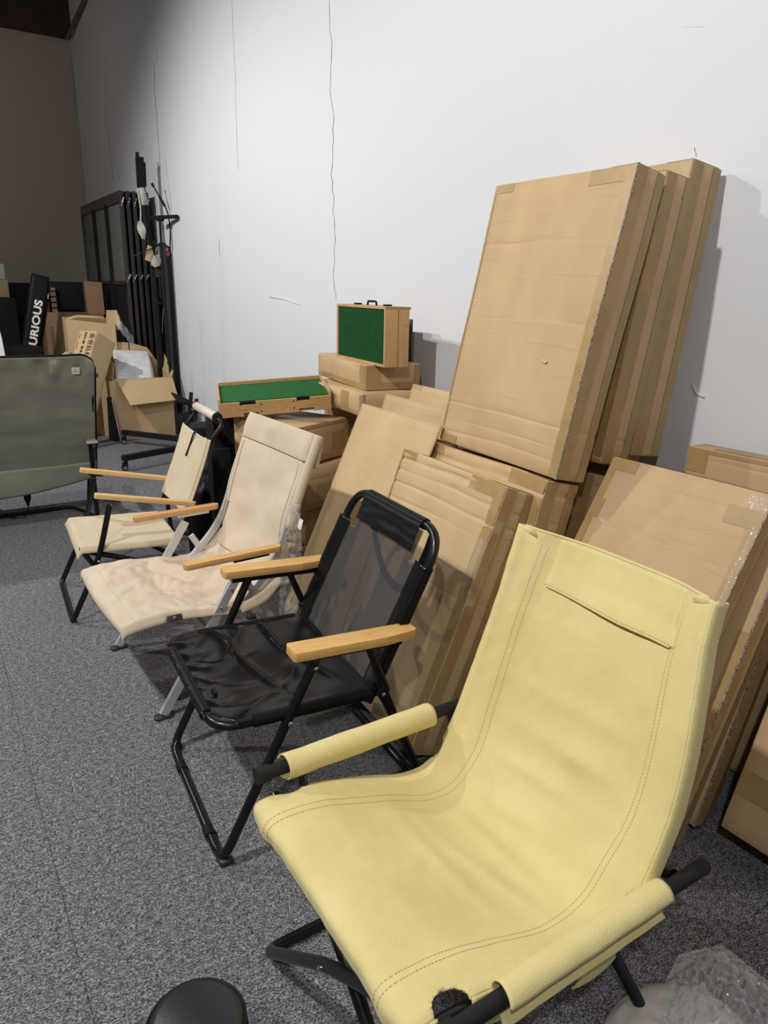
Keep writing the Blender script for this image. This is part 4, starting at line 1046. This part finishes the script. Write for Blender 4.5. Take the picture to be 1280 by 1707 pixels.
# taped, bundled pole
t = thing('taped_pole', 'black bundled pole bound with white tape, tallest thing by the racks', 'pole', (1.93, 7.15, 0))
tube('pole', [(-.005, 0, 2.50), (-.010, 0, 2.24), (.0, .0, 2.10)], 1, BLACKM, t, sq=(.030, .030)); tube('pole_tip', [(-.022, 0, 2.50), (-.022, 0, 2.54)], 1, BLACKM, t, sq=(.012, .012))
tube('foam_lump', [(.012, 0, 2.26), (.018, 0, 2.46)], 1, BLACKM, t, sq=(.022, .022))
tube('pole', [(.0, 0, 2.10), (.018, 0, 1.86), (.055, 0, 1.62), (.07, .0, 0.0)], [.036, .036, .024, .020], BLACKM, t)
G().tube([(-.014, 0, 2.245), (-.006, 0, 2.18), (.004, 0, 2.10)], [.040, .042, .043], 10).obj('white_tape', PAPER, t, True)
def strip(u, v): return (-.055+.010*math.sin(v*3)+u*.014, -.03+.004*math.sin(v*9), 2.22-.27*v)
grid('tape_tail', strip, 2, 20, PAPER, t, .001)
def tagf(u, v):
    wd = .006+.032*math.sin(PI*min(.86, v*.86+.10)); return (-.052+(u-.5)*2*wd+.02*v, -.035+.006*math.sin(v*6+u*2), 1.96-.155*v)
grid('paper_tag', tagf, 6, 14, PAPER, t, .001)
t = thing('tape_knot', 'cream and tan torn board knotted in wire halfway up the poles', 'scrap', (1.97, 7.08, 1.66))
tp_ = [(-.085, 0, -.035), (-.05, .01, .095), (-.015, 0, .085), (.005, -.01, -.01), (-.03, 0, -.055)]
plank('torn_board', [(p[0], p[2]) for p in tp_], .01, Matrix.Rotation(R(90), 4, 'X'), CARD2, t, .001)
plank('cream_board', [(-.045, -.02), (-.015, .035), (.02, .045), (.05, .0), (.03, -.055), (-.02, -.07), (-.048, -.05)], .016, Matrix.Translation((.01, -.03, -.03)) @ Matrix.Rotation(R(90), 4, 'X'), PAPER, t, .002)
tube('stick', [(-.21, -.03, -.015), (.0, -.01, .075)], .005, IRON, t)
for k in range(3):
    pts = [(.075+(.050+.012*k)*math.cos(a), -.02-.008*k, .05-.01*k+(.058+.012*k)*math.sin(a)) for a in [R(-50+14*i) for i in range(20)]]
    G().tube(pts, .0045, 6).obj('wire_coil', (STEEL if k < 2 else BLACKM), t, True)
t = thing('clamp_block', 'dark olive block with a chrome bar hanging under the coiled wires', 'clamp', (2.0, 7.10, 1.44))
rbox('block', (.075, .04, .14), (.02, 0, .10), mat('olive_block', (.035, .033, .022), .6), t, .006)
rbox('chrome_bar', (.012, .02, .20), (.045, -.01, -.07), CHROME, t, .002); rbox('chrome_bar', (.022, .02, .19), (.015, .0, -.07), IRON, t, .002)
G().tube([(.03, -.015, -.17), (.03, -.015, -.22), (.01, -.015, -.36), (0, -.015, -.48)], .0035, 6).obj('hanging_wire', STEEL, t, True)
rbox('knob', (.04, .04, .035), (.0, -.02, -.20), BLACKM, t, .012)

# open carton full of foam sheets
def flat(name, pts, th, m, parent):   # a stiff board panel through 3 or 4 corners
    P = [Vector(p) for p in pts]; n = (P[1]-P[0]).cross(P[-1]-P[0]).normalized()*th
    k = len(P); v = P+[p+n for p in P]
    f = [tuple(range(k-1, -1, -1)), tuple(range(k, 2*k))]+[(i, (i+1) % k, k+(i+1) % k, k+i) for i in range(k)]
    return link(name, v, f, m, parent)
X0, X1, Y0, Y1, HH = 1.465, 2.0, 6.88, 7.22, .60
t = thing('open_carton', 'open cardboard box packed with white foam sheets, front flap hanging down', 'box', (X0, Y0, 0))
w_, d_ = X1-X0, Y1-Y0
flat('front_wall', [(0, 0, 0), (w_, 0, 0), (w_, 0, HH-.03), (0, 0, HH-.03)], .006, CARD, t)
flat('side_wall', [(0, 0, 0), (0, 0, HH-.03), (-.055, d_, HH+.05), (-.055, d_, 0)], .006, CARD2, t)
flat('side_wall', [(w_, 0, 0), (w_, 0, HH-.03), (w_-.01, d_, HH+.05), (w_-.01, d_, 0)], .006, CARD, t)
flat('back_wall', [(-.055, d_, 0), (-.055, d_, HH+.05), (w_-.01, d_, HH+.05), (w_-.01, d_, 0)], .006, CARD, t)
flat('front_flap', [(.02, -.002, HH-.03), (w_+.005, -.002, HH-.03), (w_+.02, -.12, HH-.235), (.10, -.14, HH-.255)], .005, CARD2, t)
flat('side_flap', [(0, 0, HH-.03), (.02, .02, HH+.10), (.012, d_, HH+.24), (-.055, d_, HH+.05)], .005, CARD2, t)
flat('back_flap', [(-.055, d_, HH+.05), (.03, d_+.03, HH+.28), (.245, d_+.03, HH+.27), (.24, d_, HH+.05)], .005, CARD, t)
flat('back_flap', [(.255, d_, HH+.05), (.255, d_+.03, HH+.27), (.42, d_+.02, HH+.22), (w_-.01, d_, HH+.05)], .005, CARD, t)
flat('side_flap', [(w_, 0, HH-.03), (w_-.01, d_, HH+.05), (w_+.02, d_*.8, HH+.17), (w_+.03, .05, HH+.02)], .005, CARD, t)
for k in range(9):
    y = .022+k*.034; hgt = HH-.045+.030*k
    def fs_(u, v, y=y, k=k, hgt=hgt):
        z = .02+v*(hgt-.02); x = .03+u*(w_-.17-.0*k) ; x += .05*v*(k/7)
        if v > .93 and u > .8: x -= (u-.8)*.2*(v-.93)/.07
        return (x, y+.012*noise.noise(Vector((u*3, v*3, k)))+.02*v, z+.012*math.sin(u*2.5+k)*v)
    grid('foam_sheet', fs_, 12, 6, PEFOAM, t, .014)
tape_m = CARD
rbox('corner_fold', (.05, .006, .55), (-.02, -.004, .28), CARD2, t, .002)

# carton leaning in front with black print on its narrow face
t, sf = carton('tilted carton with black printed characters, wedged beside the open foam box', (1.335, 6.62, .03), 0, -9, 0, .193, 1.02, .248, [(.9, .002, .01)], [], 31, material=CARD2, group=None)
t.matrix_world = frame((.955, .12, -.03), (-.10, .985, .0), (.165, .0, .975), (1.125, 6.72, .0))
t.matrix_world = box_frame((.944, 6.459, .123), 36, 29.6, -1.1)
sx = t.matrix_world
M = frame((0, 0, -1), (0, -1, 0), (-1, 0, 0), (-.0105, .050, 1.0))
text_mesh('printed_text', '\u91d1\u4e16ELEIGTF', .060, M, INK, t)
rnd = random.Random(4)
for y_, z0, zz in ((.105, 1.0, .40), (.165, .98, .44)):
    z = z0
    while z > z0-zz:
        l_ = rnd.uniform(.010, .030 if y_ < .15 else .012); G().box(-.0100, -.0090, y_-.009 if y_ < .15 else y_-.003, y_+.009 if y_ < .15 else y_+.003, z-l_, z).obj('printed_mark', INK, t); z -= l_+rnd.uniform(.006, .03 if y_ < .15 else .06)
for x_, z_ in ((.13, .64), (.14, .52), (.15, .40)):
    G().box(x_-.012, x_+.010, -.0092, -.0082, z_, z_+.035).obj('care_symbol', INK, t)
t = thing('open_carton', 'narrow open cardboard box behind the printed carton, torn flap standing up', 'box', (1.175, 7.24, 0))
flat('side_wall', [(0, 0, 0), (0, 0, 1.09), (.02, .30, 1.10), (.02, .30, 0)], .006, CARD2, t)
flat('front_wall', [(0, 0, 0), (.42, -.02, 0), (.42, -.02, 1.04), (.0, 0, 1.09)], .006, CARD2, t)
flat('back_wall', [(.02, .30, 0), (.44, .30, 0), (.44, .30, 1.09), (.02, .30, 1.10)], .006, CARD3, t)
flat('side_wall', [(.42, -.02, 0), (.44, .30, 0), (.44, .30, 1.09), (.42, -.02, 1.04)], .006, CARD2, t)
flat('torn_flap', [(.36, .06, 1.0), (.50, .06, .98), (.50, .10, 1.10), (.475, .10, 1.165), (.38, .10, 1.165), (.37, .09, 1.06)], .005, CARD2, t)
flat('inner_fold', [(.05, .03, .2), (.08, .03, .2), (.08, .02, 1.07), (.05, .02, 1.08)], .005, CARD2, t)
G().tube([spline([Vector((.01, .02, 1.09)), Vector((.10, .0, 1.115)), Vector((.24, -.02, 1.11)), Vector((.33, .0, 1.10))], i/16) for i in range(17)], 1, sq=(.004, .010)).obj('bent_edge', CARD2, t)
t = thing('plastic_wrap', 'crumpled clear plastic film poking out above the foam box', 'plastic', (1.62, 7.24, .80))
grid('film', lambda u, v: (u*.14, .05*noise.noise(Vector((u*4, v*4, 1))), .22-.22*u+v*.12+.03*noise.noise(Vector((u*7, v*7, 2)))), 12, 10, POLY, t, 0)
# dark framed board beside the printed carton
t = thing('framed_board', 'dark board with a thin pale metal edge between two cartons', 'board', (1.36, 6.80, 0))
flat('board', [(0, 0, .03), (.10, .0, .0), (.06, .03, .42), (.02, .03, .42)], .012, BLACKM, t)
tube('metal_edge', [(-.10, -.05, .008), (.10, -.012, .008), (.06, .02, .40)], .004, ALU, t)
# rack base with castors
t = thing('rolling_base', 'black rolling rack base with two arms on small castors', 'cart', (1.42, 6.2, 0))
O_ = Vector((1.42, 6.2, 0))
def lp(*p): return Vector(p)-O_
tube('arm', [lp(1.47, 6.72, .105), lp(2.02, 5.93, .105)], 1, BLACKM, t, sq=(.022, .022))
tube('arm', [lp(1.22, 5.66, .105), lp(2.02, 5.93, .105)], 1, BLACKM, t, sq=(.022, .022))
for x, y in ((1.475, 6.69), (1.245, 5.68)):
    tube('castor_stem', [lp(x, y, .09), lp(x, y, .055)], .014, BLACKM, t)
    rbox('castor_fork', (.045, .032, .040), lp(x-.008, y, .050), BLACKM, t, .010)
    q = lp(x-.012, y, .024); c = G().tube([q-Vector((0, .014, 0)), q+Vector((0, .014, 0))], .024, 16).obj('castor_wheel', RUBBER, t); autosmooth(c)
    G().tube([q-Vector((0, .0152, 0)), q-Vector((0, .0142, 0))], .014, 14).obj('wheel_hub', STEEL, c)
# heap behind the khaki chair
def lump(name, label, cat, c, s_, m, seed, parent=None, k=.25, power=3.0):
    vs, fs = [], []; nu, nv = 36, 20
    for i in range(nu):
        for j in range(nv+1):
            a = 2*PI*i/nu; b = -PI/2+PI*j/nv
            d = Vector((math.cos(a)*math.cos(b), math.sin(a)*math.cos(b), math.sin(b)))
            e = 2/power; f = Vector([math.copysign(abs(q)**e, q) for q in d])
            f *= 1+k*noise.noise(d*1.8+Vector((seed, 0, 0)))*.5+k*.3*noise.noise(d*5+Vector((seed, 2, 0)))
            vs.append(Vector((f.x*s_[0], f.y*s_[1], max(-s_[2], f.z*s_[2]))))
    for i in range(nu):
        for j in range(nv): a, b = i*(nv+1)+j, ((i+1) % nu)*(nv+1)+j; fs.append((a, b, b+1, a+1))
    o = link(name, vs, fs, m, parent, True); o.location = c
    if label: tag(o, label, cat)
    return o
t = thing('carry_bag', 'bulky black nylon bag slumped on the floor behind the khaki chair', 'bag', (1.42, 4.05, 0))
lump('bag_body', None, None, (0, 0, .24), (.16, .26, .24), NYLON, 1, t, .3); G().tube([(-.12, -.26, .34), (-.05, -.27, .40), (.06, -.26, .41), (.13, -.25, .36)], 1, sq=(.014, .003)).obj('bag_seam', BLACKM, t)
G().tube([(-.14, -.10, .46), (-.10, -.05, .50), (.05, .02, .50), (.10, .05, .46)], 1, sq=(.018, .003)).obj('bag_handle', NYLON, t)
lump('black_bag', 'smaller black bag squeezed between the khaki chair and the box pile', 'bag', (1.22, 3.72, .20), (.10, .14, .20), NYLON, 5, None, .3)
t = thing('folded_stand', 'folded black stand leaning low at the wall behind the bags', 'stand', (1.90, 6.34, 0))
tube('strut', [(.0, -.1, .012), (.16, .16, .46)], .018, BLACKM, t); tube('strut', [(.06, -.16, .012), (.16, .02, .42)], .016, BLACKM, t)
flat('fin', [(.02, .30, .46), (.20, .05, .36), (.19, .02, .35), (.02, .10, .40)], .02, BLACKM, t); flat('foot_plate', [(-.02, -.05, .0), (.15, -.05, .0), (.15, .1, .30), (-.0, .1, .28)], .03, BLACKM, t)
t = thing('paper_sheet', 'creased pale sheet stuck on a dark box under the slanting case', 'paper', (1.42, 4.22, .0))
tag(rbox('black_case', (.46, .22, .56), (1.58, 4.40, .28), BLACKM, None, .01), 'black hard case standing behind the bags, against the white wall side', 'case')
grid('sheet', lambda u, v: (.0+u*.16, .055+.004*noise.noise(Vector((u*5, v*5, 2))), .50-.12*v), 8, 8, PAPER, t, .001)
tag(rbox('black_plank', (.10, .025, .62), (1.21, 3.40, .31), BLACKM, None, .004), 'narrow black plank upright below the left end of the slanting case', 'plank')
tag(rbox('case_prop', (.16, .12, .78), (1.28, 3.52, .39), BLACKM, None, .006), 'dark box standing under the slanting case', 'box')

# dark clutter at the far left
tag(rbox('black_cabinet', (1.1, .5, 1.40), (1.15, 9.55, .70), BLACKM, None, .01), 'low black cabinet standing in the dark corner', 'cabinet')
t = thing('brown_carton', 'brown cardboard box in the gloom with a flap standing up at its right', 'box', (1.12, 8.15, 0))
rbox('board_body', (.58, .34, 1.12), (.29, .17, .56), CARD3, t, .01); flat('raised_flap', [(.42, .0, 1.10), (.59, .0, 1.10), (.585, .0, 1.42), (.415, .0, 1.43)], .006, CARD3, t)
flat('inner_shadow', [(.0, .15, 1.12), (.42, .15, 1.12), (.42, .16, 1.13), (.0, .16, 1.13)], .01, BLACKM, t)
rbox('tape_strip', (.03, .002, .75), (.055, -.003, .60), mat('old_tape', (.20, .15, .08), .5), t, 0)
G().tube([(.415, -.003, 1.33), (.585, -.003, 1.33)], .0025, 5).obj('fold_line', BLACKM, t); rbox('hand_hole', (.05, .002, .02), (.50, -.002, 1.22), BLACKM, t, 0)
tag(rbox('black_crate', (.40, .22, .28), (1.34, 8.36, 1.28), BLACKM, None, .008), 'matt black crate sitting on the brown box', 'crate')
t = thing('red_packet', 'small red packet standing on the brown box beside the black roll bag', 'packet', (1.16, 8.20, 1.12))
rbox('packet', (.05, .05, .17), (0, 0, .085), RED, t, .006); rbox('pale_tip', (.028, .04, .06), (.004, -.004, .20), PAPER, t, .008)
t = thing('ribbed_box', 'ribbed tan packet next to the red one', 'packet', (1.235, 8.22, 1.12))
rbox('body', (.05, .05, .24), (0, 0, .12), TAN, t, .004)
for k in range(4): rbox('rib', (.052, .052, .015), (0, 0, .04+.055*k), BLACKM, t, .002)
# roll bag with lettering
t = thing('roll_bag', 'long black bag with white lettering leaning in the dark corner', 'bag', (.86, 7.75, .60))
ax = Vector((.245, .05, .97)).normalized(); sd = (Vector((1, 0, 0))-ax*ax.x).normalized(); nr_ = ax.cross(sd)
mm = frame(sd, nr_, ax, (.86, 7.75, .60)); t.matrix_world = mm
rbox('bag_body', (.155, .12, .98), (0, 0, .40), NYLON, t, .025, seg=3); rbox('end_cap', (.15, .115, .03), (0, 0, .885), BLACKM, t, .010)
rbox('side_fold', (.05, .10, .9), (.075, .01, .36), BLACKM, t, .015)
G().tube([(.082, -.03, .80), (.086, -.035, .70)], .008, 6).obj('zip_pull', STEEL, t)
Mt = frame((0, 0, 1), (-1, 0, 0), (0, -1, 0), (.040, -.0612, .235))
text_mesh('lettering', 'URIOUS', .115, Mt, WHITE, t, ext=.001, font_scale=(1.02, .80), shear=.0, bold=.004)
rbox('black_pouch_body', (.01, .01, .01), (0, 0, 0), NYLON, t, 0) if False else None
tag(rbox('black_pouch', (.42, .20, .26), (.76, 7.45, .72), NYLON, None, .03, Matrix.Rotation(R(4), 3, 'Y')), 'flat black pouch lying in front of the lettered bag', 'bag')
tag(rbox('storage_trunk', (.75, .40, .59), (.72, 7.45, .295), BLACKM, None, .015), 'black trunk behind the olive chair that carries the pouch', 'trunk')
t = thing('cream_box', 'cream box with a tan lower half on top of dark stuff at the left edge', 'box', (.62, 8.30, 1.26))
rbox('tan_half', (.42, .3, .165), (0, 0, .083), TAN, t, .004); rbox('cream_half', (.40, .28, .15), (0, 0, .24), CREAM, t, .02)
tag(rbox('dark_shelf', (.55, .45, 1.255), (.60, 8.35, .627), BLACKM, None, .006), 'tall black shelf block holding the cream box', 'shelf')
o = link('white_backdrop', [(.30, 6.9, .60), (.612, 6.9, .74), (.60, 6.9, .96), (.575, 6.9, 1.16), (.30, 6.9, 1.16), (.30, 6.92, .60), (.612, 6.92, .74), (.60, 6.92, .96), (.575, 6.92, 1.16), (.30, 6.92, 1.16)],
     [(4, 3, 2, 1, 0), (5, 6, 7, 8, 9), (0, 1, 6, 5), (1, 2, 7, 6), (2, 3, 8, 7), (3, 4, 9, 8), (4, 0, 5, 9)], WHITE)
tag(o, 'white panel cut off by the left edge of the picture', 'panel')
tag(rbox('panel_prop', (.3, .3, .70), (.40, 7.1, .35), BLACKM, None, .01), 'black block that props the white panel behind the olive chair', 'box')
tag(lump('white_wrapping', None, None, (1.13, 7.10, .755), (.045, .05, .05), PAPER, 3, None, .6), 'scrap of white wrapping beside the narrow open box', 'wrapping')
tag(rbox('wrapping_stand', (.15, .16, .70), (1.08, 7.12, .35), CARD3, None, .006), 'small brown box whose top shows just above the olive chair', 'box')

# ================================================================== foreground
t = thing('round_stool', 'round black padded stool cut off by the bottom edge', 'stool', (.20, .83, 0))
t.location = (.198, .783, 0)
v, f = [], []; prf = [(0, .385), (.055, .3845), (.066, .380), (.0705, .371), (.0715, .362), (.074, .358), (.075, .352), (.073, .345), (.070, .34), (.070, .325), (0, .325)]
n = 48
for r_, z in prf:
    for k in range(n): v.append((r_*math.cos(2*PI*k/n)*1.0, r_*math.sin(2*PI*k/n), z))
for i in range(len(prf)-1):
    for k in range(n): f.append((i*n+k, i*n+(k+1) % n, (i+1)*n+(k+1) % n, (i+1)*n+k))
o = link('padded_top', v, f, LEATH, t, True)
G().tube([(.0712*math.cos(2*PI*k/48), .0712*math.sin(2*PI*k/48), .3725) for k in range(48)], .0022, 6, closed=True).obj('piping', NYLON, t, True)
for k in range(3):
    a = 2*PI*k/3+.4; tube('leg', [(.05*math.cos(a), .05*math.sin(a), .33), (.085*math.cos(a), .085*math.sin(a), .006)], .008, BLACK, t)
# bubble-film parcel bottom right
t = thing('polythene_bag', 'milky round parcel in crackling clear polythene at the bottom right', 'plastic', (1.035, .515, 0))
vs, fs = [], []; nu, nv = 60, 16
for i in range(nu):
    for j in range(nv+1):
        a = 2*PI*i/nu; b = PI/2*j/nv; r_ = .17*math.cos(b)**.6; z = .045*math.sin(b)
        vs.append((r_*math.cos(a)*1.0, r_*math.sin(a)*.80, z+.004*noise.noise(Vector((a*3, b*5, 1)))+.001))
for i in range(nu):
    for j in range(nv): q, r2 = i*(nv+1)+j, ((i+1) % nu)*(nv+1)+j; fs.append((q, r2, r2+1, q+1))
link('milky_dome', vs, fs, BUBB, t, True)
def film(u, v):
    x = .0+u*.28; y = -.17+v*.30*(1-.30*abs(u-.62)); z = .02+.03*(1-u)*math.sin(PI*v)+.022*abs(noise.noise(Vector((u*9, v*11, 3))))*2+.016*noise.noise(Vector((u*24, v*26, 5)))
    z *= (1-sm(u, .75, 1)*.8)*(1-sm(v, .8, 1)*.7)
    return (x, y, max(.004, z+.02))
grid('crinkled_film', film, 70, 80, mat('crinkled_film', (0.85, 0.86, 0.88), rough=0.10, alpha=0.32, spec=1.0, bump=1.0, bscale=80), t, 0, None, False)
